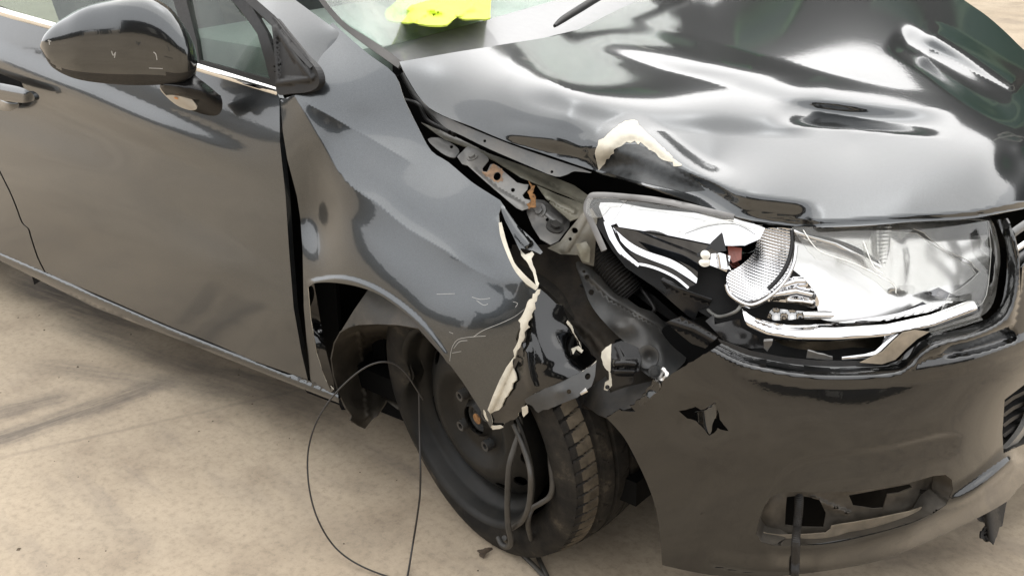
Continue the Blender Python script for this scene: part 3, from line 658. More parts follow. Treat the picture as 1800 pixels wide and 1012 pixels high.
# torn strip on the far side of the slit
SF2 = Surf([(879, 352, 'y', -.787), (900, 395, 'y', -.80), (925, 440, 'y', -.81), (945, 500, 'y', -.838), (860, 338, 'y', -.778), (930, 410, 'y', -.79), (953, 444, 'y', -.79), (890, 400, 'y', -.808)], [ridge([(880, 360), (905, 400), (935, 435)], 10, 16, .006, 1., .1, .1)])
sheet('torn_strip', [(879, 352), (893, 372), (912, 398), (936, 420), (954, 443), (950, 447), (938, 441), (916, 436), (914, 441), (902, 415), (888, 388), (882, 372)], SF2, PAINT, fender, sp=4, th=.0016)
sheet('primer_edge', strip(cr([(879, 391), (883, 412), (889, 432), (901, 462), (912, 478), (928, 495), (944, 507)], 3), [5, 8, 7, 6, 9, 10, 8]), Surf([(c[0], c[1], c[2], c[3] - .004) if c[2] == 'y' else c for c in fctrl]), PRIMER, fender, sp=3, th=.002)
SP2 = Surf([(915, 440, 'y', -.806), (935, 441, 'y', -.80), (940, 470, 'y', -.82), (946, 505, 'y', -.842), (925, 455, 'y', -.82)])
sheet('primer_edge', jag([(914, 438), (925, 448), (936, 441), (939, 446), (934, 455), (941, 476), (947, 500), (943, 506), (937, 480), (926, 460), (917, 450), (914, 438)], .6, 6, 2), SP2, PRIMER, fender, sp=3, th=.0015)
# folded front panel of the fender
tctrl = [(949, 509, 'y', -.845), (920, 560, 'y', -.872), (905, 640, 'y', -.884), (880, 690, 'y', -.892), (862, 735, 'y', -.890), (880, 750, 'y', -.885), (978, 534, 'y', -.832), (1000, 564, 'y', -.820), (1022, 601, 'y', -.806), (1048, 632, 'y', -.808), (1022, 652, 'y', -.850), (941, 690, 'y', -.896), (985, 610, 'y', -.858), (960, 640, 'y', -.886), (925, 700, 'y', -.900)]
ST = Surf(tctrl, [dent(1000, 600, 14, 24, 30, .003), ridge([(925, 600), (928, 650), (940, 690)], 14, 14, .004, 1.2, .2, .1), dent(975, 570, 18, 22, 0, -.003), dent(985, 640, 30, 10, -20, -.002), wav(.0008, 13, 17), wav(.0005, 9, 21, 2)])
tri = [(950, 508), (962, 518), (978, 534), (990, 536), (992, 545), (998, 560)] + jag([(998, 562), (1008, 580), (1022, 601), (1030, 610), (1049, 633)], 1.5, 6, 12) + [(1024, 652), (990, 668), (941, 690)] + \
      jag([(941, 690), (925, 706), (916, 722), (905, 735), (884, 748), (868, 752), (860, 746)], 2, 6, 13) + [(864, 722), (880, 688), (903, 640), (912, 590), (926, 548), (938, 526)]
PAINT_K = paint_mat('car_paint_in_shade', (.010, .0105, .011), .03)  # same car paint, darkened for the shade the fold mirrors
fold = sheet('folded_corner', tri, ST, PAINT_K, fender, holes=[circ(980, 526.5, 4, 6, -30, 10)], sp=4.5, th=.0016, edge=PRIMER)
pr = jag([(950, 508), (943, 527), (938, 548), (930, 570), (922, 590), (912, 612), (905, 630)], 2.6, 6, 21) + jag([(901, 630), (908, 600), (914, 580), (912, 562), (920, 545), (930, 528), (944, 509)], 2.4, 6, 22)
sheet('primer_edge', pr, Surf([(c[0], c[1], 'y', c[3] - .0055) for c in tctrl], [ridge([(947, 509), (932, 545), (918, 575), (904, 628)], 9, 9, .006, .7, 0, 0)]), PRIMER, fender, sp=2.5, th=.003)
pr = jag([(904, 626), (902, 650), (905, 664), (896, 690), (889, 702), (877, 720), (862, 727)], 3.0, 6, 23) + [(857, 720), (866, 696), (878, 668), (890, 645)]
sheet('primer_edge', pr, Surf([(c[0], c[1], 'y', c[3] - .0055) for c in tctrl], [ridge([(898, 636), (884, 664), (862, 714), (856, 724)], 8, 8, .006, .7, 0, 0)]), PRIMER, fender, sp=2.5, th=.003)
for q, sd_ in (([(998, 563), (1006, 572), (1010, 586), (1018, 600), (1023, 612), (1019, 600), (1012, 592), (1004, 578), (996, 567)], 1), ([(1024, 651), (1036, 645), (1049, 633), (1048, 638), (1036, 648), (1025, 654)], 2),
               ([(845, 716), (852, 722), (858, 738), (857, 742), (850, 730)], 4), ([(1005, 612), (1016, 607), (1026, 616), (1022, 620), (1014, 612), (1008, 622)], 5), ([(917, 716), (926, 712), (928, 724), (921, 733), (918, 728)], 6), ([(862, 748), (880, 748), (884, 752), (866, 755)], 7)):
    sheet('primer_edge', jag(q, .6, 4, sd_), Surf([(c[0], c[1], 'y', c[3] - .004) for c in tctrl]), PRIMER, fender, sp=2.5, th=.0015)
# flange strip with clips below the fold
SFl = Surf([(924, 705, 'y', -.902), (945, 724, 'y', -.900), (1015, 699, 'y', -.882), (1048, 640, 'y', -.835), (1045, 675, 'y', -.858), (941, 690, 'y', -.899)], [dent(985, 688, 12, 8, -25, .003), wav(.001, 14, 9)])
flange = sheet('fender_flange', jag([(922, 702), (941, 691), (990, 668), (1024, 652), (1048, 636)], .8, 9, 3) + [(1046, 660), (1040, 678), (1015, 698), (980, 712)] + jag([(980, 712), (945, 725), (938, 714), (926, 710)], 1.5, 6, 4), SFl, STEELD, fender, holes=[circ(1000, 688, 4.2, n=12), circ(1033, 661, 5, 6, 20, 12)], sp=5, th=.0016)
sheet('clip_nut', [(1012, 677), (1024, 672), (1032, 686), (1020, 692)], Surf([(c[0], c[1], 'y', c[3] - .004) for c in [(924, 705, 'y', -.902), (945, 724, 'y', -.900), (1015, 699, 'y', -.882), (1048, 640, 'y', -.835), (1045, 675, 'y', -.858), (941, 690, 'y', -.855)]]), ALU, fender, holes=[circ(1022, 683, 3.4, n=10)], sp=3, th=.003)
# scratches in the paint
SCR = simple('bare_scratch', (.34, .34, .33), .5)
for k, q in enumerate([[(922, 543), (905, 556), (880, 568), (850, 580), (832, 592)], [(854, 590), (826, 592), (806, 596), (797, 606), (793, 618), (791, 634)], [(822, 598), (808, 600), (798, 612)], [(830, 522), (845, 526), (862, 524)], [(838, 528), (850, 536), (858, 534)], [(768, 517), (800, 516)], [(790, 583), (797, 586)], [(902, 530), (910, 533), (906, 540)], [(795, 620), (811, 617)]]):
    sheet('scratch', strip(cr(q, 4), .8), SF, SCR, fender, sp=3, th=0, off=.0006)

# ---- wing mirror
def mirror():
    S = [(72, 76, 86, -1.090, .004), (80, 60, 96, -1.083, .016), (95, 44, 118, -1.072, .030), (120, 27, 133, -1.055, .044), (150, 11, 143, -1.038, .054), (190, 0, 149, -1.015, .060),
         (230, -6, 152, -.995, .062), (265, -3, 152, -.978, .060), (295, 14, 150, -.966, .054), (318, 42, 147, -.957, .046), (334, 70, 138, -.951, .036), (342, 92, 128, -.949, .022), (346, 106, 116, -.948, .004)]
    S = np.array(S); k = 60
    tt = np.linspace(0, len(S) - 1, k); SS = np.array(cr([tuple(q) for q in S], 12)); idx = np.linspace(0, len(SS) - 1, k).astype(int); SS = SS[idx]
    hv = FW.copy(); hv[2] = 0; hv /= np.linalg.norm(hv); n = 40; V = []; vv = []
    for u, a, b, y, d in SS:
        c = pt(u, (a + b) / 2, 'y', y); top = pt(u, a, 'y', y)
        hgt = np.linalg.norm(top - c); upv = (top - c) / max(hgt, 1e-6)
        for j in range(n):
            an = 2 * math.pi * j / n; cx, sx = math.cos(an), math.sin(an)
            ex = .85
            V.append(c + upv * hgt * math.copysign(abs(sx) ** ex, sx) + hv * d * math.copysign(abs(cx) ** ex, cx) * (1 if cx < 0 else .8)); vv.append((u, (a + b) / 2 - (b - a) / 2 * math.copysign(abs(sx) ** ex, sx), cx))
    up_, lo_ = [], []
    for i in range(k - 1):
        for j in range(n):
            f = [i * n + j, i * n + (j + 1) % n, (i + 1) * n + (j + 1) % n, (i + 1) * n + j]
            q = np.mean([vv[x] for x in f], 0)
            seam = np.interp(q[0], [72, 85, 114, 165, 319, 350], [82, 92, 116, 123, 122, 119])
            (lo_ if (q[1] > seam and q[2] < .5) else up_).append(f)
    me = add_mesh('wing_mirror', V, up_, PAINT, car, label='grey wing mirror with a scuffed shell')
    lo = add_mesh('lower_cover', V, lo_, PLASTIC, me)
    for o in (me, lo):
        bm = bmesh.new(); bm.from_mesh(o.data); bmesh.ops.delete(bm, geom=[v for v in bm.verts if not v.link_faces], context='VERTS'); bm.to_mesh(o.data); bm.free()
    s2 = Surf([(280, 150, 'y', -.965), (300, 175, 'y', -.95), (345, 130, 'y', -.935), (388, 170, 'y', -.885), (385, 200, 'y', -.885), (345, 200, 'y', -.925), (330, 160, 'y', -.945)], [ridge([(290, 152), (340, 158), (392, 184)], 26, 30, .030, 1.2, 0, 0)])
    arm = sheet('mirror_arm', cr([(282, 146), (330, 128), (352, 140), (384, 166), (391, 180), (388, 198), (374, 204), (350, 199), (318, 186), (296, 172)], 4, True), s2, GLOSSB, me, sp=5, th=.03)
    LAMP = simple('indicator_lens', (.40, .37, .32), .12, var=.1, coat=.6)
    s3 = Surf([(280, 150, 'y', -.972), (300, 175, 'y', -.962), (345, 150, 'y', -.948), (345, 195, 'y', -.935), (320, 165, 'y', -.958)], [ridge([(282, 156), (315, 172), (345, 192)], 12, 12, .005, 1, 0, 0)])
    il = sheet('indicator_lamp', cr([(281, 155), (297, 154), (322, 163), (340, 178), (346, 191), (334, 194), (312, 186), (292, 170)], 4, True), s3, LAMP, me, sp=3, th=.006, label='clear indicator lens under the wing mirror')
    sheet('amber_bulb', circ(309, 173, 4, 1.6, 25, 10), Surf([(280, 150, 'y', -.9735), (300, 175, 'y', -.9655), (345, 150, 'y', -.949), (345, 195, 'y', -.9385), (309, 173, 'y', -.9665)]), simple('amber', (.5, .22, .08), .4), me, sp=2, th=.001)
    for q in ([(196, 90), (199, 98), (203, 92), (201, 102)], [(270, 92), (274, 96), (276, 106)], [(262, 120), (286, 121)], [(84, 72), (90, 73)], [(86, 70), (87, 79)]):
        sheet('scuff', strip(cr(q, 3), 1.6), Surf([(72, 80, 'y', -1.135), (200, 60, 'y', -1.075), (330, 90, 'y', -.992), (200, 120, 'y', -1.072), (270, 100, 'y', -1.033)]), SCR, me, sp=3, th=0)
    SM = Surf([(72, 80, 'y', -1.1), (200, 60, 'y', -1.09), (330, 90, 'y', -1.01), (200, 120, 'y', -1.085)])
mirror()
bx = add_mesh('wing_mirror', *lathe_geo([(.002, -.11), (.05, -.10), (.075, -.04), (.07, .05), (.045, .10), (.002, .115)], (-.62, 1.02, 1.0), (.25, 1, 0), 24), PAINT, car)

# ---- structure exposed between bonnet and fender
rctrl = [(803, 275, 'y', -.705), (858, 277, 'y', -.69), (943, 327, 'y', -.69), (1000, 394, 'y', -.69), (822, 291, 'y', -.725), (872, 335, 'y', -.73), (927, 372, 'y', -.732), (981, 418, 'y', -.735), (775, 255, 'y', -.70)]
SR = Surf(rctrl, [ridge([(822, 291), (872, 335), (927, 368)], 7, 10, .004, .8, .1, .1), wav(.0005, 9, 13)])
rail = sheet('inner_wing_rail', [(803, 275), (822, 257), (838, 262), (858, 277), (859, 282), (848, 296), (849, 301), (856, 302), (862, 289), (868, 288), (877, 293), (890, 305), (909, 321), (922, 324), (929, 324), (927, 333), (918, 343), (922, 349), (932, 352), (930, 366), (918, 370), (908, 366), (872, 335), (850, 316), (822, 291), (812, 288)],
             SR, STEELP, car, holes=[circ(874, 310, 6.2, 7.4, 20), circ(901.6, 334, 3.6)], sp=4, th=.002, label='grey punched rail with a rust-stained slot')
SR2 = Surf([(c[0], c[1], c[2], c[3] + .012) for c in rctrl], [wav(.0008, 11, 7), ridge([(935, 350), (970, 380), (995, 392)], 8, 8, .005, .8, .1, .1)])
rail2 = sheet('inner_wing_rail', [(926, 352), (940, 350), (957, 352), (985, 372), (1003, 388), (1000, 400), (990, 412), (981, 424), (968, 430), (950, 420), (936, 398), (926, 374)], SR2, STEELP, car, holes=[circ(962, 386, 3)], sp=4, th=.002)
for (u, v, r_) in ((830, 277, .006), (949, 369, .0075), (975, 399, .0095)):
    s_ = SR if u < 900 else SR2; P = s_.pos([(u, v)])[0]; N = s_.normal([(u, v)])[0]
    V, F = bolt_geo(P, N, r_, r_ * 1.0); add_mesh('bolt', V, F, STEELD if u > 960 else STEELP, rail if u < 900 else rail2, smooth=False)
SRr = Surf([(c[0], c[1], c[2], c[3] - .004) for c in rctrl])
sheet('rusty_tear', jag([(929, 317), (934, 322), (941, 330), (936, 340), (943, 350), (941, 362), (931, 368), (927, 360), (934, 350), (929, 338), (933, 328)], 2.2, 4, 5), Surf([(c[0], c[1], c[2], c[3] - .008) for c in rctrl], [wav(.003, 4, 6)]), RUST, rail, sp=2.5, th=.0012)
sheet('rust_stain', jag([(846, 292), (852, 303), (860, 300), (864, 290), (872, 289), (884, 300), (884, 318), (876, 322), (862, 315), (848, 305)], 2, 4, 6), SR, simple('rust_film', (.24, .15, .09), .7, var=.4, scale=90), rail, holes=[circ(874, 310, 6.4, 7.6, 20), [(846.5, 295.5), (860, 280), (862, 289), (856, 303), (848, 302)]], sp=3, th=0, off=.0004)
OLIVE = simple('olive_primer_steel', (.16, .155, .12), .45, coat=.2, var=.3, dust=.3)
SK = Surf([(780, 230, 'y', -.66), (900, 290, 'y', -.655), (1040, 360, 'y', -.65), (780, 250, 'y', -.68), (900, 312, 'y', -.675), (1020, 385, 'y', -.67)], [ridge([(780, 240), (900, 300), (1030, 372)], 12, 12, .008, .9, 0, 0)])
sheet('inner_wing_flange', [(740, 215), (800, 240), (860, 270), (905, 286), (960, 306), (1010, 326), (1040, 348), (1034, 362), (1000, 344), (950, 326), (915, 312), (870, 282), (820, 258), (780, 245)], SK, OLIVE, car, sp=6, th=.003)
sheet('inner_wing_flange', [(944, 326), (980, 342), (1030, 360), (1032, 366), (1020, 382), (1003, 388), (985, 372), (960, 350)], Surf([(944, 326, 'y', -.675), (1030, 360, 'y', -.66), (1003, 390, 'y', -.70), (960, 352, 'y', -.70), (985, 355, 'y', -.678)], [ridge([(955, 340), (1015, 376)], 7, 7, .006, .8, .1, .1), wav(.002, 9, 6)]), OLIVE, car, sp=4, th=.002)
sheet('hinge_bracket', cr([(752, 246), (770, 242), (790, 250), (806, 262), (804, 272), (795, 277), (775, 268)], 4, True), Surf([(752, 246, 'y', -.69), (806, 262, 'y', -.69), (780, 275, 'y', -.715), (760, 262, 'y', -.705)]), STEELP, car, holes=[circ(793.5, 258, 3)], sp=4, th=.002)
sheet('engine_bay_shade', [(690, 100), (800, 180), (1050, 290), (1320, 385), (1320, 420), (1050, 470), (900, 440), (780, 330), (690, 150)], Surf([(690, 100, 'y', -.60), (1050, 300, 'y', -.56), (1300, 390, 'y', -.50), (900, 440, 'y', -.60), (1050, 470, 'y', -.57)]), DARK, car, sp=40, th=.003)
tube('hinge_arm', [pt(708, 130, 'y', -.66), pt(730, 170, 'y', -.665), pt(757, 200, 'y', -.67), pt(775, 222, 'y', -.675), pt(800, 236, 'y', -.68)], .006, STEELD, car, n=8)
tube('wiring_loom', [pt(712, 176, 'y', -.67), pt(735, 184, 'y', -.68), pt(752, 212, 'y', -.685), pt(790, 232, 'y', -.69)], .004, PLASTIC, car, n=8)
sheet('lamp_bracket', [(1000, 404), (1026, 372), (1040, 366), (1050, 382), (1046, 440), (1044, 468), (1024, 462), (1016, 448), (986, 447), (962, 436), (985, 424)],
      Surf([(1000, 404, 'y', -.735), (1040, 366, 'y', -.715), (1046, 450, 'y', -.72), (962, 436, 'y', -.748), (1016, 448, 'y', -.745), (1022, 410, 'y', -.738)], [ridge([(985, 446), (1008, 415), (1032, 372)], 8, 10, .006, .8, .1, .1)]), simple('olive_bracket', (.12, .115, .095), .5, coat=.1, dust=.35, var=.3), car, holes=[circ(1010, 405, 6, 5, 20), circ(1002, 420, 3.2)], sp=4, th=.002)
sheet('lamp_bracket', [(1012, 430), (1030, 424), (1038, 436), (1036, 462), (1022, 458), (1018, 444)], Surf([(1012, 430, 'y', -.755), (1030, 424, 'y', -.745), (1036, 462, 'y', -.745), (1020, 458, 'y', -.755)], [wav(.003, 6, 7)]), OLIVE, car, sp=4, th=.002)
mctrl = [(1013, 461, 'y', -.74), (1047, 481, 'y', -.715), (1097, 521, 'y', -.70), (1200, 595, 'y', -.69), (1217, 609, 'y', -.69), (1170, 664, 'y', -.775), (1097, 599, 'y', -.765), (1047, 548, 'y', -.75), (1030, 515, 'y', -.745), (1110, 560, 'y', -.755), (1140, 640, 'y', -.785)]
SMm = Surf(mctrl, [dent(1085, 575, 14, 10, 30, .006), ridge([(1020, 470), (1075, 520), (1160, 570), (1215, 612)], 14, 8, .006, .9, .1, .05), dent(1150, 625, 10, 22, -10, -.006), wav(.0012, 23, 17)])
member = sheet('front_strut_panel', cr([(1013, 461), (1022, 460), (1047, 479), (1075, 503), (1097, 520), (1124, 540), (1146, 547), (1164, 562), (1200, 595), (1217, 609), (1208, 620), (1204, 636), (1186, 653), (1170, 666)], 2) + [(1153, 667), (1141, 661), (1126, 650), (1112, 626), (1097, 600)] + cr([(1095, 598), (1080, 585), (1062, 566), (1047, 548), (1036, 530), (1030, 515), (1022, 490), (1014, 470)], 2), SMm, STEELD, car,
               holes=[circ(1026.5, 477, 3), circ(1032, 487, 4.5), circ(1039.5, 513.5, 5)], sp=5, th=.002)
sheet('torn_tab', jag([(1144, 650), (1152, 644), (1160, 650), (1165, 645), (1176, 655), (1172, 668), (1158, 668), (1146, 664)], 1.5, 5, 9), Surf([(1144, 650, 'y', -.80), (1176, 655, 'y', -.79), (1160, 668, 'y', -.80), (1160, 645, 'y', -.79)], [wav(.003, 5, 7)]), ALU, member, sp=3, th=.0015)
P = pt(1151, 652, 'y', -.803); V, F = bolt_geo(P, (.5, -.8, .3), .006, .010); add_mesh('bolt', V, F, STEELD, member, smooth=False)
hk = [(1063, 613), (1072, 606), (1084, 602), (1094, 599), (1108, 604), (1120, 609), (1127, 628), (1125, 651), (1115, 656), (1113, 673), (1094, 678), (1077, 682), (1068, 687), (1062, 682), (1063, 673), (1070, 668), (1071, 654), (1061, 642), (1058, 628), (1058, 618)]
SHk = Surf([(1058, 618, 'y', -.81), (1127, 628, 'y', -.80), (1113, 673, 'y', -.815), (1068, 687, 'y', -.825), (1090, 600, 'y', -.795), (1094, 640, 'y', -.815)], [ridge([(1076, 638), (1098, 637), (1122, 640)], 8, 8, .010, .8, .1, .1), ridge([(1074, 651), (1098, 652), (1120, 652)], 4, 8, .007, .8, .1, .1), ridge([(1084, 608), (1090, 622), (1094, 634)], 6, 6, .004, .9, .1, .1), wav(.001, 7, 9)])
hook = sheet('crash_bracket', jag(hk, .7, 7, 3), SHk, GLOSSB, car, holes=[circ(1068, 680, 4, n=10)], sp=4, th=.002, label='torn black bracket with cream primer showing along its left edge')
sheet('primer_edge', jag([(1058, 618), (1064, 612), (1076, 605), (1074, 622), (1073, 640), (1074, 660), (1076, 676), (1068, 687), (1061, 682), (1063, 673), (1070, 668), (1071, 654), (1061, 642), (1057, 628)], .8, 6, 8), SHk, PRIMER, hook, holes=[circ(1068, 680, 4.2, n=10)], sp=3, th=.0004, off=.0006)
sheet('bracket_loop', circ(1138, 627, 20, 21, 20, 20), Surf([(1118, 627, 'y', -.80), (1158, 627, 'y', -.79), (1138, 607, 'y', -.79), (1138, 648, 'y', -.80)], [dent(1142, 628, 10, 11, 0, -.012)]), STEELD, car, sp=4, th=.002)
sheet('arch_front_liner', [(1040, 680), (1048, 640), (1060, 640), (1072, 690), (1100, 680), (1150, 668), (1158, 674), (1140, 690), (1108, 717), (1090, 722), (1066, 734), (1050, 728), (1012, 700)], Surf([(1040, 680, 'y', -.80), (1150, 668, 'y', -.79), (1066, 734, 'y', -.86), (1012, 700, 'y', -.80), (1100, 690, 'y', -.81)], [wav(.002, 17, 13)]), simple('liner_black', (.014, .013, .012), .5, dust=.15), car, sp=6, th=.003)
sheet('arch_rear_wall', [(900, 430), (1060, 430), (1110, 560), (1170, 680), (1080, 745), (1045, 722), (1000, 712), (960, 716), (930, 720), (890, 600)], Surf([(900, 430, 'y', -.70), (1060, 430, 'y', -.67), (1110, 560, 'y', -.69), (1170, 680, 'y', -.775), (930, 735, 'y', -.82), (1060, 735, 'y', -.83), (1000, 560, 'y', -.745), (950, 520, 'y', -.73), (900, 600, 'y', -.78)], [wav(.004, 31, 22), ridge([(1000, 560), (1040, 590), (1080, 640)], 14, 10, .01, 1.2, .2, .2)]), LINER, car, sp=9, th=.003)
tube('sensor_lead', [pt(980, 520, 'y', -.69), pt(992, 513, 'y', -.70), pt(1015, 505, 'y', -.70), pt(1035, 500, 'y', -.70)], .006, PLASTIC, car, n=8)
bel = cr([pt(1046, 436, 'y', -.685), pt(1064, 460, 'y', -.69), pt(1088, 488, 'y', -.69), pt(1112, 516, 'y', -.685)], 14)
tube('corrugated_duct', bel, .021, PLASTIC, car, n=18, k=1, ribs=1)
sheet('lamp_support', [(1141, 498), (1144, 482), (1160, 480), (1195, 504), (1225, 516), (1252, 525), (1246, 538), (1227, 546), (1222, 562), (1210, 556), (1180, 530), (1160, 512)], Surf([(1141, 490, 'y', -.72), (1195, 505, 'y', -.74), (1252, 525, 'y', -.72), (1220, 560, 'y', -.74), (1180, 530, 'y', -.745)], [ridge([(1146, 484), (1195, 507), (1250, 527)], 8, 8, .004, .8, 0, 0)]), GLOSSB, car, sp=5, th=.004)
sheet('lamp_support', [(1240, 564), (1255, 552), (1256, 570), (1300, 560), (1302, 575), (1330, 590), (1345, 612), (1310, 612), (1272, 598)], Surf([(1240, 564, 'b', .93), (1300, 560, 'b', .93), (1345, 612, 'b', .94), (1272, 598, 'b', .95)], [wav(.003, 12, 8)]), GLOSSB, car, sp=5, th=.003)

sheet('lamp_support', [(1170, 566), (1196, 556), (1232, 574), (1262, 592), (1240, 612), (1216, 604), (1198, 590)], Surf([(1170, 566, 'b', .90), (1232, 574, 'b', .92), (1262, 592, 'b', .94), (1210, 604, 'b', .91)], [ridge([(1176, 566), (1220, 580), (1256, 600)], 9, 9, .006, .8, 0, 0)]), GLOSSB, car, sp=5, th=.003)
sheet('lamp_support', [(1122, 500), (1150, 520), (1182, 548), (1200, 562), (1192, 570), (1160, 548), (1130, 526), (1112, 512)], Surf([(1122, 500, 'y', -.66), (1200, 562, 'y', -.67), (1112, 512, 'y', -.675), (1160, 545, 'y', -.685)], [wav(.003, 13, 9)]), PLASTIC, car, sp=5, th=.003)
tube('wiring_loom', [pt(1128, 508, 'y', -.68), pt(1150, 540, 'y', -.70), pt(1146, 556, 'y', -.70), pt(1176, 570, 'y', -.70), pt(1210, 574, 'y', -.70)], .0035, PLASTIC, car, n=8)
tube('wiring_loom', [pt(1240, 540, 'y', -.72), pt(1262, 556, 'y', -.74), pt(1292, 548, 'y', -.75), pt(1304, 534, 'y', -.74)], .0028, simple('grey_wire', (.16, .16, .15), .4), car, n=8)
# ---- headlight
hctrl = [(1035, 348, 'b', .885), (1120, 352, 'b', .88), (1200, 362, 'b', .878), (1293, 383, 'b', .876), (1400, 396, 'b', .874), (1465, 398, 'b', .874), (1603, 389, 'b', .874), (1735, 384, 'b', .876), (1790, 380, 'b', .878),
         (1060, 395, 'b', .91), (1123, 470, 'b', .935), (1200, 505, 'b', .945), (1310, 560, 'b', .95), (1400, 610, 'b', .955), (1480, 632, 'b', .958), (1600, 595, 'b', .958), (1740, 530, 'b', .955), (1745, 450, 'b', .918), (1500, 500, 'b', .917), (1300, 460, 'b', .912), (1640, 480, 'b', .920)]
def SH(off, feats=()): return Surf(hctrl, [lambda P: np.full(len(P), off)] + list(feats))
hs_out = cr([(1028, 362), (1036, 345), (1080, 344), (1160, 352), (1250, 370), (1293, 380), (1400, 396), (1465, 397), (1603, 388), (1704, 382), (1742, 384), (1752, 430), (1748, 520), (1720, 556), (1640, 590), (1570, 628), (1480, 640), (1400, 638), (1330, 620), (1250, 560), (1180, 520), (1100, 470), (1058, 410)], 2, True)
headlight = sheet('headlight', hs_out, SH(-.085), simple('lamp_housing', (.004, .004, .004), .5, spec=.2), car, sp=12, th=.003, label='smashed right headlight with broken lens and loose chrome reflectors')
sheet('housing_rim', strip(cr([(1062, 440), (1045, 402), (1031, 370), (1036, 349), (1050, 343), (1110, 347), (1180, 356), (1290, 382)], 4), 11), SH(-.006, [ridge([(1062, 440), (1031, 370), (1040, 345), (1110, 347), (1290, 382)], 9, 9, .006, .8, 0, 0)]), simple('grey_lamp_rim', (.11, .105, .10), .35, coat=.2), headlight, sp=4, th=.006)
def hp(name, out, off, feats=(), mat=CHROME, sp=4, th=.0015, holes=(), label=None, edge=None): return sheet(name, out, SH(off, feats), mat, headlight, holes=holes, sp=sp, th=th, label=label, edge=edge)
CRACK = simple('broken_lens_edge', (.5, .5, .48), .2, var=.1)
# upper chrome blade and the curved light-guide frame
hp('chrome_blade', cr([(1050, 356), (1091, 357), (1155, 368), (1284, 381), (1345, 401)], 3) + [(1336, 420), (1310, 431)] + cr([(1286, 432), (1250, 429), (1182, 415), (1120, 404), (1075, 396), (1062, 387)], 3),
   -.016, [lambda P: -.00012 * (P[:, 1] - 390 - (P[:, 0] - 1180) * .18)])
hp('chrome_frame', strip(cr([(1065, 388), (1071, 404), (1080, 425), (1096, 446), (1123, 467)], 4), [9, 11, 11, 10, 6]), -.006, [ridge([(1066, 394), (1076, 420), (1092, 446), (1123, 469)], 20, 10, .006, .8, 0, 0)])
hp('mirror_panel', cr([(1078, 398), (1182, 418), (1250, 432), (1275, 437)], 2) + [(1262, 445), (1240, 455), (1228, 462), (1226, 486)] + cr([(1224, 486), (1205, 468), (1180, 452), (1136, 440), (1105, 424)], 2), -.040, [lambda P: -.00060 * (P[:, 1] - 440 - (P[:, 0] - 1180) * .35)], simple('dark_reflection_chrome', (.10, .11, .13), .06, metal=.9))  # dark metal colour stands in for the dark reflection in this chrome
hp('light_guide', cr([(1077, 399), (1105, 424), (1136, 441), (1178, 455), (1206, 471), (1226, 489)], 3) + cr([(1224, 498), (1198, 481), (1177, 469), (1140, 455), (1108, 440), (1088, 420)], 3), -.022, [lambda P: .0001 * (P[:, 1] - 445 - (P[:, 0] - 1150) * .55)])
hp('mirror_panel', cr([(1104, 441), (1140, 456), (1177, 470), (1198, 483), (1222, 500)], 3) + cr([(1210, 505), (1190, 490), (1158, 474), (1124, 462)], 3), -.035, [lambda P: -.0006 * (P[:, 1] - 465 - (P[:, 0] - 1150) * .5)], simple('dark_reflection_strip', (.07, .08, .10), .06, metal=.9))  # again the dark reflection is put into the metal colour
hp('chrome_frame', strip(cr([(1118, 464), (1135, 466), (1160, 474), (1188, 488), (1210, 506)], 3), 4.5), -.014, [lambda P: .0001 * (P[:, 1] - 480 - (P[:, 0] - 1160) * .5)])
# satin reflector area with its broken bowl
rfl = cr([(1388, 402), (1465, 400), (1603, 392), (1704, 386), (1734, 390)], 3) + cr([(1738, 440), (1736, 490), (1720, 535), (1690, 552)], 3) + cr([(1640, 560), (1560, 572), (1480, 568), (1440, 560)], 2) + [(1436, 535), (1430, 510), (1412, 488), (1394, 474), (1398, 440)]
hp('satin_reflector', rfl, -.050, [dent(1490, 490, 70, 70, 0, -.008), dent(1650, 480, 50, 60, 0, -.006), ridge([(1560, 400), (1580, 450), (1575, 520)], 22, 22, .006, 1.1, .1, .1)], SATIN, sp=6)
bowl = cr([(1332, 412), (1345, 402), (1370, 400), (1392, 402)], 3) + cr([(1394, 430), (1390, 470), (1375, 500), (1350, 520), (1320, 528), (1298, 528)], 3) + cr([(1282, 512), (1277, 495), (1280, 480), (1300, 468), (1322, 448), (1330, 430)], 3)
def ribs(P):
    # fan of flutes across the bowl
    a = np.arctan2(P[:, 1] - 400, P[:, 0] - 1180 + .0)
    s = P[:, 1] - .35 * (P[:, 0] - 1335) + .0015 * (P[:, 0] - 1335) ** 2
    return .0011 * np.abs(np.sin(s / 1.75))
hp('ribbed_reflector', bowl, -.030, [lambda P: -.030 * np.exp(-(((P[:, 0] - 1352) / 48) ** 2 + ((P[:, 1] - 452) / 62) ** 2)) + .0, ribs], CHROME, sp=1.6, th=.001, label='broken fluted chrome reflector bowl')
tube('bowl_ring', [SH(-.020).pos([q])[0] for q in [(1392, 404), (1393, 425), (1389, 450), (1380, 472), (1366, 492), (1350, 508)]], .0035, GLOSSB, headlight, n=8)
tube('bowl_ring', [SH(-.012).pos([q])[0] for q in [(1276, 500), (1282, 516), (1300, 530), (1320, 536), (1342, 528), (1366, 510), (1385, 486), (1396, 460), (1400, 430)]], .0028, CHROME, headlight, n=8)
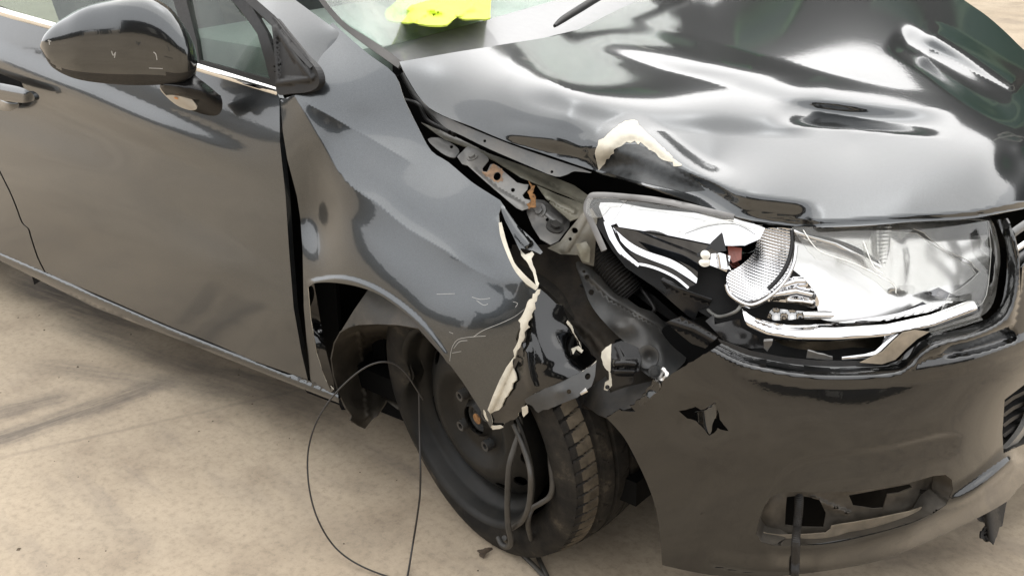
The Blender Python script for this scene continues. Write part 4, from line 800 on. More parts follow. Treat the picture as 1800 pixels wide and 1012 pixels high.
hp('reflector_skirt', cr([(1276, 490), (1280, 506), (1300, 524), (1320, 530), (1345, 520), (1372, 498), (1394, 474)], 3) + cr([(1412, 488), (1430, 510), (1440, 530), (1436, 540), (1428, 541)], 2) + cr([(1400, 534), (1370, 530), (1350, 530), (1330, 540), (1310, 541), (1292, 530)], 3), -.022,
   [ridge([(1350, 520), (1400, 512), (1436, 520)], 8, 10, .010, .9, .1, .1), ridge([(1370, 505), (1400, 495), (1420, 495)], 8, 6, .006, .9, .1, .1), ridge([(1380, 528), (1410, 530), (1434, 534)], 6, 6, .006, .9, .1, .1), lambda P: -.0002 * (P[:, 1] - 520)], CHROME, sp=3)
hp('chrome_backing', [(1258, 420), (1334, 428), (1332, 446), (1322, 460), (1300, 476), (1283, 494), (1277, 470), (1272, 445)], -.055, [wav(.006, 17, 13), lambda P: .0003 * (P[:, 1] - 450)], CHROME, sp=5)
hp('red_reflection_tab', [(1279, 432), (1304, 436), (1303, 456), (1288, 462), (1281, 450)], -.045, (), simple('red_brown_tab', (.32, .10, .075), .3), sp=5)
hp('black_shard', [(1240, 438), (1252, 424), (1269, 408), (1272, 424), (1277, 440), (1262, 443), (1250, 436), (1238, 442), (1226, 452), (1227, 444)], -.004, (), GLOSSB, sp=4, th=.002)
hp('white_clip', circ(1240, 448, 9, 8, 30, 14), -.002, [dent(1240, 448, 7, 7, 0, .008)], WHITEP, sp=2.5, th=.006)
hp('white_clip', cr([(1229, 458), (1240, 454), (1250, 458), (1248, 466), (1238, 469), (1230, 465)], 3, True), -.004, [dent(1240, 461, 8, 6, 0, .006)], WHITEP, sp=2.5, th=.006)
hp('adjuster_block', [(1250, 446), (1266, 444), (1284, 450), (1282, 464), (1277, 478), (1264, 472), (1248, 466)], .0, [ridge([(1268, 446), (1272, 472)], 12, 10, .010, .8, 0, 0)], CHROME, sp=3, th=.004)
# lower chrome sweep and the pieces below it
hp('chrome_sweep', cr([(1304, 542), (1322, 556), (1350, 566), (1400, 571), (1460, 568), (1520, 560), (1580, 550), (1640, 532), (1735, 528)], 3) + cr([(1738, 534), (1716, 552), (1680, 564), (1640, 574), (1588, 584), (1540, 592), (1470, 597), (1400, 596), (1350, 588), (1318, 575), (1309, 562)], 3), -.010,
   [ridge([(1312, 566), (1350, 584), (1400, 592), (1470, 593), (1560, 587), (1640, 570), (1736, 534)], 26, 12, .018, .8, 0, .05), ridge([(1322, 560), (1370, 574), (1420, 574), (1440, 570)], 6, 6, -.006, 1, .1, .1)], CHROME, sp=4)
hp('dark_underside', cr([(1360, 597), (1420, 600), (1480, 599), (1556, 590)], 3) + [(1552, 604), (1540, 612), (1500, 610)] + cr([(1452, 616), (1410, 614), (1375, 606)], 3), -.035, [lambda P: -.0010 * (P[:, 1] - 600)], simple('smoky_chrome', (.35, .33, .29), .1, metal=1), sp=4)
hp('chrome_foot', [(1480, 627), (1520, 622), (1538, 617), (1550, 606), (1556, 588), (1566, 586), (1584, 587), (1578, 596), (1560, 618), (1544, 629), (1510, 631), (1480, 633)], -.004, [ridge([(1480, 629), (1540, 624), (1562, 604), (1580, 588)], 12, 8, .008, .8, 0, 0)], CHROME, sp=3.5)
hp('loose_module', [(1348, 558), (1354, 546), (1360, 542), (1392, 545), (1414, 547), (1414, 558), (1390, 562), (1362, 563)], -.012, [wav(.003, 4.5, 5)], simple('dark_chrome', (.30, .30, .30), .1, metal=1), sp=2, th=.002)
hp('bulb_shield', cr([(1412, 548), (1450, 546), (1466, 550), (1460, 560), (1414, 561)], 2), -.014, [ridge([(1412, 553), (1464, 554)], 8, 8, .006, .8, 0, 0)], SATIN, sp=3)
hp('mirror_chip', [(1588, 548), (1622, 530), (1634, 538), (1602, 556)], -.030, [wav(.003, 9, 7)], simple('dark_mirror_chip', (.06, .06, .065), .08, metal=.9), sp=4)
hp('mirror_chip', [(1624, 516), (1650, 505), (1672, 516), (1690, 522), (1660, 524)], -.036, [wav(.003, 9, 7)], simple('grey_mirror_chip', (.20, .20, .21), .08, metal=.9), sp=4)
hp('fluted_insert', cr([(1544, 396), (1566, 394), (1566, 420), (1560, 455), (1552, 468), (1544, 450), (1542, 420)], 3, True), -.040, [lambda P: .0006 * np.abs(np.sin(P[:, 1] / 2.2)), ridge([(1556, 394), (1554, 470)], 10, 10, .006, .8, 0, 0)], SATIN, sp=2)
hp('reflector_divider', strip(cr([(1390, 404), (1420, 416), (1470, 428), (1520, 446), (1548, 470)], 4), [10, 12, 14, 12, 6]), -.030, [ridge([(1390, 404), (1470, 428), (1548, 470)], 10, 8, .008, .8, 0, 0)], CHROME, sp=3)
hp('dark_reflection_patch', [(1650, 392), (1704, 387), (1736, 392), (1742, 412), (1700, 416), (1650, 422), (1640, 410)], -.028, [lambda P: -.0008 * (P[:, 1] - 400)], simple('dark_patch_chrome', (.10, .10, .10), .12, metal=.8), sp=4)  # dark patch paints a darker reflection into the lamp's top corner
hp('lens_sill', [(1630, 582), (1680, 566), (1722, 552), (1728, 562), (1690, 574), (1640, 588)], .004, [ridge([(1630, 584), (1725, 556)], 8, 8, .006, .8, 0, 0)], LENS, sp=4, th=.004)
# what is left of the clear lens
def lens(out, off=.0, k=0): return hp('lens_fragment', out, off, [wav(.0012, 31, 23, k), dent(1600, 470, 110, 60, 0, .006)], LENS, sp=6, th=.0014, edge=CRACK)
lens(cr([(1392, 399), (1465, 399), (1603, 391), (1704, 385), (1738, 388)], 2) + cr([(1743, 440), (1738, 500), (1728, 532), (1700, 548), (1660, 566)], 2) + jag([(1660, 566), (1650, 556), (1668, 520), (1700, 498), (1722, 480), (1706, 460), (1690, 452), (1660, 440), (1630, 415), (1616, 400)], 1, 12, 3)[:-1] + [(1612, 404)] + jag([(1606, 402), (1560, 440), (1530, 470), (1545, 486), (1570, 500), (1574, 514), (1562, 516), (1540, 496), (1500, 470), (1470, 458), (1434, 456), (1420, 440), (1404, 418)], 1, 10, 4), .006)
lens(cr([(1574, 512), (1572, 498), (1545, 482), (1520, 466)], 2) + [(1518, 430), (1540, 405)] + [(1612, 410), (1640, 430), (1680, 454), (1706, 466), (1716, 480), (1690, 500), (1640, 504), (1610, 516), (1580, 520)], .002, 2)
lens(jag([(1032, 350), (1050, 347), (1080, 348), (1100, 354), (1092, 362), (1070, 366), (1058, 382), (1040, 382), (1030, 374)], .8, 8, 5), .003, 3)
lens(jag([(1090, 352), (1150, 358), (1200, 366), (1290, 384), (1340, 398), (1320, 404), (1296, 392), (1260, 394), (1190, 408), (1240, 388), (1160, 372), (1110, 366)], .8, 9, 6), .003, 4)
for q in ([(1575, 515), (1572, 500), (1545, 484), (1500, 462), (1440, 440), (1412, 404)], [(1518, 424), (1535, 466), (1552, 480)], [(1190, 408), (1240, 392), (1292, 388), (1330, 408)]):
    hp('lens_crack', strip(cr(q, 5), 1.2), .0095, [wav(.0012, 31, 23, 0), dent(1600, 470, 110, 60, 0, .006)], simple('crack_edge', (.82, .82, .78), .25, var=.05), sp=3, th=.001)
hp('lens_frame', strip(cr([(1634, 580), (1680, 568), (1722, 552), (1742, 530), (1750, 490), (1754, 450), (1746, 405), (1738, 388)], 3), 9), -.002, [ridge([(1634, 580), (1722, 552), (1750, 490), (1754, 450), (1738, 388)], 7, 7, .004, .8, 0, 0)], simple('lens_rim', (.06, .058, .052), .3, coat=.4), sp=4, th=.006)

# ---- front bumper
bc = [(1268, 600, 'b', .984), (1320, 624, 'b', .984), (1400, 638, 'b', .984), (1480, 640, 'b', .984), (1560, 638, 'b', .985), (1600, 608, 'b', .984), (1637, 587, 'b', .982), (1700, 567, 'b', .980), (1750, 548, 'b', .977), (1768, 510, 'b', .970), (1776, 455, 'b', .954), (1756, 388, 'b', .930),
      (1153, 670, 'b', 1.0), (1070, 735, 'b', 1.005), (1104, 780, 'b', 1.0), (1137, 847, 'b', 1.0), (1159, 947, 'b', .998), (1164, 991, 'b', .990),
      (1250, 720, 'b', 1.002), (1450, 724, 'b', 1.005), (1650, 704, 'b', 1.005), (1780, 660, 'b', 1.004), (1250, 850, 'b', 1.006), (1450, 800, 'b', 1.01), (1650, 770, 'b', 1.012), (1760, 790, 'b', .995), (1240, 655, 'b', .994), (1420, 676, 'b', .995), (1560, 672, 'b', .996), (1640, 650, 'b', .995), (1780, 600, 'b', .992), (1790, 520, 'b', .975), (1800, 420, 'b', .95),
      (1300, 1012, 'b', .982), (1400, 1009, 'b', .978), (1520, 991, 'b', .978), (1604, 964, 'b', .978), (1704, 917, 'b', .978), (1771, 880, 'b', .978), (1800, 848, 'b', .975), (1330, 930, 'b', 1.0), (1500, 945, 'b', .992), (1665, 890, 'b', .992), (1440, 985, 'b', .995), (1600, 945, 'b', .995), (1720, 880, 'b', .995), (1785, 820, 'b', .99),
      (1900, 780, 'b', .97), (2000, 720, 'b', .97), (1900, 620, 'b', 1.0), (2000, 590, 'b', 1.0), (1900, 480, 'b', .96), (2000, 430, 'b', .96)]
fogl = [(1344, 889), (1356, 872), (1375, 865), (1405, 864), (1435, 865), (1502, 863), (1560, 855), (1603, 847), (1640, 836), (1662, 834), (1673, 842), (1675, 860), (1663, 887), (1640, 902), (1603, 917), (1560, 930), (1502, 944), (1450, 953), (1401, 958), (1360, 958), (1338, 952), (1329, 938), (1334, 910)]
bfe = [ridge([(1290, 632), (1400, 655), (1500, 660), (1590, 652), (1700, 634), (1800, 600), (1900, 570)], 16, 26, .004, 1.1, .1, 0),
       ridge([(1264, 596), (1320, 622), (1400, 637), (1480, 641), (1574, 634), (1610, 604), (1637, 586), (1700, 570), (1754, 540), (1768, 470), (1752, 386)], 24, 24, -.022, 1.1, 0, 0),
       ridge([(1580, 645), (1620, 618), (1700, 596), (1770, 560), (1786, 470), (1766, 400)], 22, 16, .008, .9, .05, .05),
       ridge([(1650, 622), (1720, 610), (1790, 588)], 20, 12, -.010, 1.1, .2, .1),
       ridge([(1340, 905), (1360, 864), (1392, 827), (1440, 808), (1560, 793), (1660, 770), (1700, 776)], 12, 40, -.0035, 1.1, .1, .12),
       ridge([(1345, 966), (1450, 962), (1560, 941), (1680, 890), (1780, 822), (1800, 800)], 24, 34, .009, 1.1, .05, .05),
       ridge([(1240, 985), (1330, 1000), (1440, 1000)], 30, 12, -.004, 1.2, .1, .1),
       ridge([(1560, 890), (1690, 870), (1790, 790)], 26, 18, .006, 1.2, .15, .1), dent(1240, 735, 46, 34, 0, -.005), wav(.0003, 71, 43)]
SBm = Surf(bc, bfe, .004)
tear = jag([(1272, 600), (1229, 628), (1193, 649), (1165, 669), (1157, 674)], 1.4, 7, 31) + jag([(1155, 672), (1150, 664), (1137, 687), (1122, 703), (1108, 715), (1114, 723), (1089, 720), (1066, 733)], 2.2, 6, 32)
bo = tear + cr([(1070, 738), (1086, 755), (1104, 780), (1137, 847), (1154, 900), (1161, 950), (1164, 992)], 3) + cr([(1170, 994), (1250, 1010), (1330, 1014), (1401, 1009), (1519, 991), (1603, 964), (1704, 917), (1771, 880), (1798, 850), (1880, 800), (2000, 735)], 3) + \
     [(2010, 640), (2000, 420), (1960, 375), (1830, 430), (1797, 470), (1794, 520), (1792, 450), (1784, 410), (1768, 384)] + [(1754, 386)] + cr([(1760, 405), (1768, 430), (1770, 470), (1766, 510), (1757, 540), (1737, 560)], 3) + cr([(1700, 575), (1660, 584), (1637, 589), (1610, 606), (1590, 622), (1574, 636), (1545, 641)], 2) + cr([(1480, 644), (1435, 643), (1380, 638), (1318, 624), (1290, 611)], 2)
lowg = [(1766, 702), (1800, 676), (1850, 655), (1990, 640), (1990, 730), (1850, 745), (1800, 780), (1764, 796), (1762, 760)]
punct = jag([(1193, 722), (1206, 719), (1222, 714), (1232, 720), (1244, 716), (1256, 706), (1262, 724), (1268, 742), (1280, 757), (1262, 752), (1254, 760), (1246, 764), (1236, 752), (1224, 740), (1208, 735)], 1.2, 6, 33)
bumper = sheet('front_bumper', bo, SBm, PAINT_D, car, holes=[fogl, lowg, punct], sp=5, th=.0035, label='cracked dark grey front bumper torn away from the wheel arch')
sheet('puncture_flap', jag([(1221, 724), (1240, 720), (1257, 708), (1259, 722), (1254, 742), (1249, 764), (1238, 754), (1228, 742)], 1.0, 6, 34), Surf([(c[0], c[1], c[2], c[3] - .006) for c in bc], [ridge([(1240, 716), (1244, 764)], 14, 16, .008, 1.2, 0, 0), lambda P: -.0004 * (1262 - P[:, 0])]), PAINT, bumper, sp=3, th=.003, edge=ALU)
sheet('bumper_edge_flap', jag([(1122, 705), (1140, 688), (1152, 668), (1160, 676), (1156, 688), (1146, 694), (1138, 706), (1126, 714)], 1.5, 5, 36), Surf([(c[0], c[1], c[2], c[3] + .006) for c in bc], [wav(.004, 9, 7)]), PAINT_D, bumper, sp=3, th=.003, edge=ALU)
sheet('headlight_ledge', cr([(1262, 596), (1318, 616), (1380, 628), (1435, 633), (1480, 634), (1540, 634), (1578, 626), (1596, 604), (1630, 582), (1600, 580), (1580, 600), (1556, 622)], 1) + [(1540, 645), (1480, 648), (1435, 647), (1380, 642), (1318, 629), (1268, 604)], Surf([(c[0], c[1], c[2], c[3] - .02) for c in bc]), PLASTIC, bumper, sp=5, th=.003)
TANP = simple('dusty_tan_plastic', (.20, .165, .12), .65, dust=.5, var=.3, scale=50)
sheet('headlight_ledge', [(1512, 637), (1552, 618), (1570, 600), (1588, 584), (1610, 580), (1634, 583), (1612, 596), (1592, 614), (1574, 632), (1550, 640)], Surf([(c[0], c[1], c[2], c[3] - .012) for c in bc]), TANP, bumper, sp=4, th=.003)
sheet('broken_clip', [(1340, 612), (1357, 610), (1355, 618), (1348, 626), (1341, 622)], SBm, simple('grey_clip', (.16, .155, .15), .5), bumper, sp=3, th=.004, off=-.012)
sheet('broken_clip', jag([(1420, 622), (1440, 628), (1465, 633), (1464, 638), (1418, 634)], .6, 6, 3), SBm, simple('grey_clip_b', (.15, .15, .145), .4), bumper, sp=3, th=.002, off=-.006)
# added near-black backing: shade for the openings, no daylight through them
sheet('dark_bumper_backing', [(1080, 600), (1300, 540), (1800, 430), (2000, 400), (2000, 720), (1800, 830), (1500, 930), (1250, 960), (1110, 800)], Surf([(1080, 600, 'b', .86), (1300, 540, 'b', .84), (1800, 430, 'b', .84), (2000, 560, 'b', .86), (1800, 830, 'b', .88), (1500, 930, 'b', .88), (1200, 950, 'b', .88), (1500, 700, 'b', .86)]), DARK, car, sp=30, th=.01)
# fog lamp recess
def wall(name, out, surf, depth, mat, parent):
    q = resample(out, 5); P = surf.pos(q); N = surf.normal(q); n = len(q); c = P.mean(0)
    ins = P + (c - P) * .05 - N * depth
    return add_mesh(name, np.concatenate([P - N * .0005, ins]), [[i, (i + 1) % n, n + (i + 1) % n, n + i] for i in range(n)], mat, parent)
FOGP = simple('dusty_recess_plastic', (.045, .040, .033), .5, var=.5, scale=40, dust=.22)
wall('fog_recess', fogl, SBm, .035, FOGP, bumper)
back = [(1326, 945), (1340, 875), (1400, 856), (1500, 852), (1600, 838), (1680, 826), (1684, 870), (1650, 905), (1560, 938), (1450, 962), (1360, 966)]
SFg = Surf([(c[0], c[1], c[2], c[3] - .045) for c in bc], [wav(.0015, 13, 9), dent(1360, 900, 25, 30, 0, .010), ridge([(1420, 872), (1500, 905)], 6, 6, .006, 1.1, .1, .1)])
sheet('fog_recess_panel', back, SFg, FOGP, bumper, holes=[[(1492, 870), (1600, 850), (1603, 856), (1580, 866), (1560, 868), (1553, 892), (1535, 894), (1500, 888)], [(1383, 873), (1403, 870), (1440, 876), (1452, 902), (1448, 926), (1400, 926), (1380, 922), (1381, 896)], [(1617, 859), (1632, 861), (1628, 869), (1616, 867)]], sp=5, th=.002)
sheet('fog_recess_ledge', cr([(1338, 934), (1370, 940), (1452, 936), (1462, 924), (1500, 918), (1600, 898), (1664, 874)], 2) + cr([(1664, 884), (1600, 912), (1500, 938), (1450, 946), (1370, 952), (1340, 948)], 2), Surf([(c[0], c[1], c[2], c[3] - .022) for c in bc], [wav(.001, 21, 9)]), TANP, bumper, sp=5, th=.002)
# lower and upper grille
wall('lower_grille_surround', lowg, SBm, .05, PLASTIC, bumper)
for k in range(5):
    a = [(1764, 712 + 18 * k), (1800, 690 + 18 * k), (1900, 660 + 18 * k), (1995, 645 + 18 * k)]
    if k > 3: a = [(1768, 782), (1800, 762), (1850, 735), (1995, 720)]
    sheet('grille_bar', strip(cr(a, 3), 6), Surf([(c[0], c[1], c[2], c[3] - .03) for c in bc]), PLASTIC, bumper, sp=6, th=.012)
sheet('lower_grille_trim', strip(cr([(1764, 797), (1782, 780), (1800, 757), (1812, 730), (1818, 700)], 3), 8), Surf([(c[0], c[1], c[2], c[3] - .012) for c in bc]), STEELP, bumper, sp=4, th=.008)
GSH = simple('grey_grille', (.12, .12, .12), .35)
for k, (v, mt_) in enumerate(((392, GSH), (428, CHROME), (446, GSH), (474, CHROME), (500, GSH), (524, PLASTIC))):
    sheet('grille_bar', strip(cr([(1778 + 3 * k, v + 20), (1800, v + 4), (1860, v - 32), (2000, v - 95)], 3), 15), Surf([(c[0], c[1], c[2], c[3] - .02) for c in bc], [ridge([(1778, v + 20), (1800, v + 4), (1860, v - 32), (2000, v - 95)], 12, 12, .008, .9, 0, 0)]), mt_, bumper, sp=6, th=.01)
# torn undertray hanging below
SU = Surf([(1700, 900, 'b', .90), (1770, 870, 'b', .92), (1755, 930, 'b', .93), (1730, 955, 'b', .93)], [ridge([(1740, 890), (1750, 955)], 14, 14, .012, .9, 0, 0)])
sheet('undertray_flap', [(1690, 905), (1740, 880), (1774, 862), (1768, 890), (1762, 924), (1757, 926)] + jag([(1757, 926), (1752, 940), (1747, 958), (1738, 952), (1724, 946), (1728, 930), (1732, 918), (1720, 912)], 2, 6, 41), SU, PLASTIC, bumper, sp=5, th=.003)

# ---- front wheel (flat tyre, bent rim)
WC = np.array([-.047, -.838, .287]); yw, cm_ = math.radians(-10), math.radians(-6)
WA = np.array([math.sin(yw) * math.cos(cm_), -math.cos(yw) * math.cos(cm_), math.sin(cm_)])
wx = np.cross(WA, [0, 0, 1.]); wx /= np.linalg.norm(wx); wy = np.cross(wx, WA); wy /= np.linalg.norm(wy)
if wy[2] < 0: wy = -wy
def wheel_disc():
    def prof(r):
        return np.interp(r, [0, .034, .036, .074, .082, .105, .125, .158, .170], [-.034, -.034, -.046, -.046, -.040, -.026, -.030, -.052, -.064])
    n = 80; out = [(math.cos(2 * math.pi * i / n) * .170 * 1000, math.sin(2 * math.pi * i / n) * .170 * 1000) for i in range(n)]
    holes = [circ(math.cos(a) * 146, math.sin(a) * 146, 11.5, 17.5, math.degrees(a), 16) for a in (2 * math.pi * (k + .3) / 12 for k in range(12))]
    holes.append(circ(0, 0, 30, n=28))
    uv, F = cdt(out, holes, 7)
    r = np.linalg.norm(uv, axis=1) / 1000; wv = prof(r)
    V = WC + uv[:, :1] / 1000 * wx + uv[:, 1:] / 1000 * wy + wv[:, None] * WA
    n0 = len(V); V = np.concatenate([V, V - .004 * WA]); FF = F.tolist() + (F[:, ::-1] + n0).tolist()
    cnt = {}
    for f in F:
        for a, b in ((f[0], f[1]), (f[1], f[2]), (f[2], f[0])):
            if (b, a) in cnt: del cnt[(b, a)]
            else: cnt[(a, b)] = 1
    FF += [[a, a + n0, b + n0, b] for a, b in cnt]
    return add_mesh('front_wheel', V, FF, BLKST, car, auto=40, label='black steel wheel with a bent rim and a flat tyre')
wheel = wheel_disc()
def rimw(r, w_, an, j):
    # bent flange: pushed in over a short arc at the upper rear
    px = math.cos(an); pz = math.sin(an)
    return r, w_
def bent(V):
    V = np.array(V); q = V - WC; a = np.arctan2(q @ wy, q @ wx); r = np.sqrt((q @ wx) ** 2 + (q @ wy) ** 2)
    return V, q, a, r
rp = [(.166, -.062), (.172, -.070), (.176, -.060), (.180, -.046), (.190, -.040), (.196, -.030), (.199, -.010), (.206, -.001), (.212, .002), (.214, -.002), (.210, -.006), (.203, -.014), (.199, -.032), (.18, -.08), (.18, -.16), (.205, -.19)]
V, F = lathe_geo(rp, WC, WA, 120)
V, q, a, r = bent(V)
side = q @ np.array([1., 0, 0])
for (ang, wd, amt) in ((math.radians(168), .22, .030), (math.radians(150), .5, .008)):
    # angle measured so that wx points forward or back: choose by sign
    aa = np.arctan2(q[:, 2], -q[:, 0] * 1.0)
    k = np.exp(-((aa - (math.pi - ang)) / wd) ** 2) * np.clip((r - .185) / .025, 0, 1)
    V -= ((q - (q @ WA)[:, None] * WA) / r[:, None]) * (k * amt)[:, None]
    V -= WA * (k * amt * .4)[:, None]
add_mesh('rim', V, F, BLKST, wheel, auto=50)
TYRE = None
def tyre():
    mt, t, b, out = nodes('dusty_tyre_rubber')
    n = noise(t, 14, 8, .7); n2 = noise(t, 70, 5, .7)
    c = ramp(t, n.outputs[0], [(.42, (.009, .0085, .008)), (.58, (.024, .021, .017)), (.78, (.11, .09, .066))]).outputs[0]
    c = mixc(t, .4, c, ramp(t, n2.outputs[0], [(.3, g(.5)), (.7, g(1.2))]).outputs[0], 'MULTIPLY')
    t.links.new(c, b.inputs['Base Color']); b.inputs['Roughness'].default_value = .7; b.inputs['Specular IOR Level'].default_value = .22
    bump(t, b, n2.outputs[0], .15, .003)
    prof = [(.204, -.004), (.210, .004), (.222, .012), (.238, .017), (.255, .018), (.270, .014), (.281, .008)]
    wv = np.concatenate([np.linspace(.004, -.196, 61)])
    def tr(wq):
        x = abs((wq + .096) / .1); return .297 - .012 * x ** 3 - .004 * x
    n0 = len(prof); prof = prof + [(tr(x), x) for x in wv] + [(.28, -.206), (.25, -.214), (.222, -.205), (.205, -.19)]
    N = 768
    def wf(r, w_, an, j):
        if n0 <= j < n0 + len(wv):
            for gv in (-.042, -.078, -.114, -.150):
                if abs(w_ - gv) < .0042: return r - .007, w_
            i = (an * N / (2 * math.pi))
            ph = i + (w_ + .02) * 90
            if w_ > -.038 and (ph % 11) < 1.3: return r - .0060, w_
            if w_ < -.154 and (ph % 11) < 1.3: return r - .0060, w_
            if -.078 < w_ < -.042 and ((i - w_ * 420) % 22) < 1.2 and w_ > -.064: return r - .003, w_
            if -.114 < w_ < -.078 and ((i + w_ * 420) % 22) < 1.2 and w_ < -.094: return r - .003, w_
        return r, w_
    TC = np.array([-.030, -.808, .290]); y2, c2 = math.radians(-9), math.radians(-7); TA = np.array([math.sin(y2) * math.cos(c2), -math.cos(y2) * math.cos(c2), math.sin(c2)])
    V, F = lathe_geo(prof, TC, TA, N, wf)
    V = np.array(V); q = V - TC
    # flat tyre: the lower part is squashed onto the ground and bulges sideways
    low = np.clip((-q[:, 2] - .15) / .14, 0, 1)
    wq = q @ TA
    V += TA * (low ** 1.5 * .014 * np.where(wq > -.09, 1, -1))[:, None]
    zmin = .003; k = V[:, 2] < .012
    V[k, 2] = np.maximum(V[k, 2], zmin + np.maximum(0, V[k, 2] - zmin) * .6)
    o = add_mesh('tyre', V, F, mt, wheel, auto=38)
    o.data.materials.append(simple('mud_caked_tread', (.075, .062, .045), .85, var=.6, scale=26, dust=.22, bmp=.2, spec=.2))
    M_ = len(prof)
    wmid = [(prof[j][1] + prof[j + 1][1]) / 2 for j in range(M_ - 1)]
    for p_ in o.data.polygons:
        q_ = np.array(p_.center) - TC
        w_ = q_ @ TA; r_ = np.linalg.norm(q_ - w_ * TA)
        if -.036 < w_ < .004 and r_ > .2845: p_.material_index = 1
    return o
tyre()
for k in range(4):
    a = 2 * math.pi * k / 4 + .95; c = WC + (math.cos(a) * wx + math.sin(a) * wy) * .054 - WA * .046
    V, F = lathe_geo([(.006, .016), (.0105, .017), (.0115, .014), (.0115, 0), (.015, -.002)], c, WA, 12); V2, F2 = lathe_geo([(.0001, .006), (.006, .006), (.006, .016)], c, WA, 12)
    F += [[i + len(V) for i in f] for f in F2]; add_mesh('wheel_bolt', V + V2, F, STEELD, wheel, auto=40)
V, F = lathe_geo([(.0001, -.044), (.012, -.043), (.016, -.050), (.022, -.050), (.024, -.044), (.029, -.044), (.031, -.060)], WC, WA, 32); add_mesh('hub_ring', V, F, STEELD, wheel, auto=40)
V, F = lathe_geo([(.0001, -.040), (.011, -.041), (.012, -.05)], WC, WA, 18); add_mesh('hub_nut', V, F, RUST, wheel, auto=40)
V, F = lathe_geo([(.0001, -.09), (.13, -.09), (.13, -.11), (.0001, -.112)], WC, WA, 48); add_mesh('brake_disc', V, F, simple('rusty_disc', (.08, .06, .045), .6), wheel, auto=40)
# rear wheel, hidden behind the sill from here
V, F = lathe_geo([(.0001, -.04), (.17, -.05), (.20, 0), (.215, .0), (.26, .015), (.30, -.01), (.315, -.05), (.315, -.15), (.29, -.2), (.0001, -.2)], (-2.61, -.80, .315), (0, -1, 0), 64); add_mesh('rear_wheel', V, F, RUBBER, car, auto=40)
V, F = lathe_geo([(.0001, -.04), (.17, -.05), (.20, 0), (.215, .0), (.26, .015), (.30, -.01), (.315, -.05), (.315, -.15), (.29, -.2), (.0001, -.2)], (0, .80, .315), (0, 1, 0), 64); add_mesh('far_front_wheel', V, F, RUBBER, car, auto=40)

# ---- wheel-arch liner
SL1 = Surf([(646, 513, 'y', -.84), (604, 575, 'y', -.85), (628, 570, 'y', -.86), (663, 569, 'y', -.87), (731, 574, 'y', -.87), (800, 640, 'y', -.87), (700, 530, 'y', -.84), (680, 500, 'y', -.80)], [wav(.002, 19, 15)])
LIN2 = simple('dusty_grey_liner', (.05, .046, .040), .6, scale=20, var=.5, dust=.3, bmp=.1)
liner = sheet('wheel_arch_liner', [(650, 505), (622, 545), (598, 584), (612, 576), (630, 571), (663, 569.5), (700, 571), (735, 577), (800, 650), (800, 600), (720, 520)], SL1, LIN2, car, sp=6, th=.003)
SL2 = Surf([(583, 628, 'y', -.86), (590, 598, 'y', -.86), (630, 571, 'y', -.86), (731, 575, 'y', -.86), (660, 600, 'y', -.70), (660, 700, 'y', -.72), (619, 741, 'y', -.85), (641, 753, 'y', -.80), (678, 702, 'y', -.74), (595, 690, 'y', -.86), (615, 650, 'y', -.79), (720, 600, 'y', -.68)], [ridge([(632, 580), (640, 650), (648, 740)], 6, 6, .006, 1, .05, .05), wav(.002, 15, 31)])
LIN3 = simple('brown_liner', (.026, .022, .016), .6, scale=22, var=.5, dust=.15, bmp=.1)
sheet('liner_flap', cr([(598, 585), (612, 576), (630, 571), (663, 569), (700, 571), (740, 578)], 2) + [(760, 640), (700, 720), (679, 704)] + jag([(679, 704), (668, 722), (655, 738), (642, 753)], .8, 8, 3) + [(641, 753), (630, 748), (616, 738), (619, 730), (608, 716), (596, 690), (587, 660), (583, 630), (588, 604)], SL2, LIN3, liner, sp=6, th=.003)
sheet('arch_inner_panel', [(535, 490), (660, 490), (760, 560), (840, 700), (760, 760), (660, 720), (600, 720), (548, 600)], Surf([(535, 490, 'y', -.66), (660, 490, 'y', -.60), (840, 700, 'y', -.60), (600, 720, 'y', -.70), (700, 600, 'y', -.58)]), DARK, car, sp=20, th=.003)
sheet('fender_lip', [(540, 504), (552, 499), (556, 520), (564, 570), (574, 620), (586, 668), (590, 700), (582, 688), (566, 650), (552, 590), (544, 540)], Surf([(540, 504, 'y', -.888), (552, 499, 'y', -.885), (590, 700, 'y', -.862), (560, 590, 'y', -.872), (566, 570, 'y', -.85)]), PAINT_K, fender, sp=5, th=.002)

# ---- hoses and cables hanging from the crushed corner
def path(pts):
    """(u, v, k, val) with k None: distance interpolated along the run"""
    t = [None if p[2] is None else tdist(*p) for p in pts]; ki = [i for i, x in enumerate(t) if x is not None]
    tt = np.interp(range(len(pts)), ki, [t[i] for i in ki])
    return [CAM + tt[i] * dirs((p[0], p[1]))[0] for i, p in enumerate(pts)]
N_ = None
HOSE = simple('dusty_hose', (.022, .021, .019), .55, var=.4, scale=40, dust=.14)
tube('hanging_hose', path([(912, 730, 'y', -.87), (914, 755, N_, 0), (903, 790, N_, 0), (895, 820, 'y', -.90), (892, 874, N_, 0), (893, 920, 'y', -.90), (898, 950, N_, 0), (893, 960, 'y', -.88), (883, 957, N_, 0), (876, 944, 'y', -.87)]), .0055, HOSE, car)
tube('hanging_hose', path([(903, 745, 'y', -.875), (916, 775, N_, 0), (928, 810, N_, 0), (933, 840, 'y', -.90), (930, 885, N_, 0), (920, 912, N_, 0), (906, 924, 'y', -.885), (896, 930, 'y', -.88)]), .005, HOSE, car)
tube('hanging_hose', path([(969, 700, 'y', -.82), (969, 740, N_, 0), (967, 800, 'y', -.85), (971, 850, N_, 0), (966, 872, N_, 0), (950, 884, 'y', -.87), (935, 894, N_, 0), (928, 918, 'y', -.88), (934, 946, N_, 0), (944, 974, 'z', .012), (958, 1004, 'z', .010), (985, 1060, 'z', .010)]), .0050, HOSE, car)
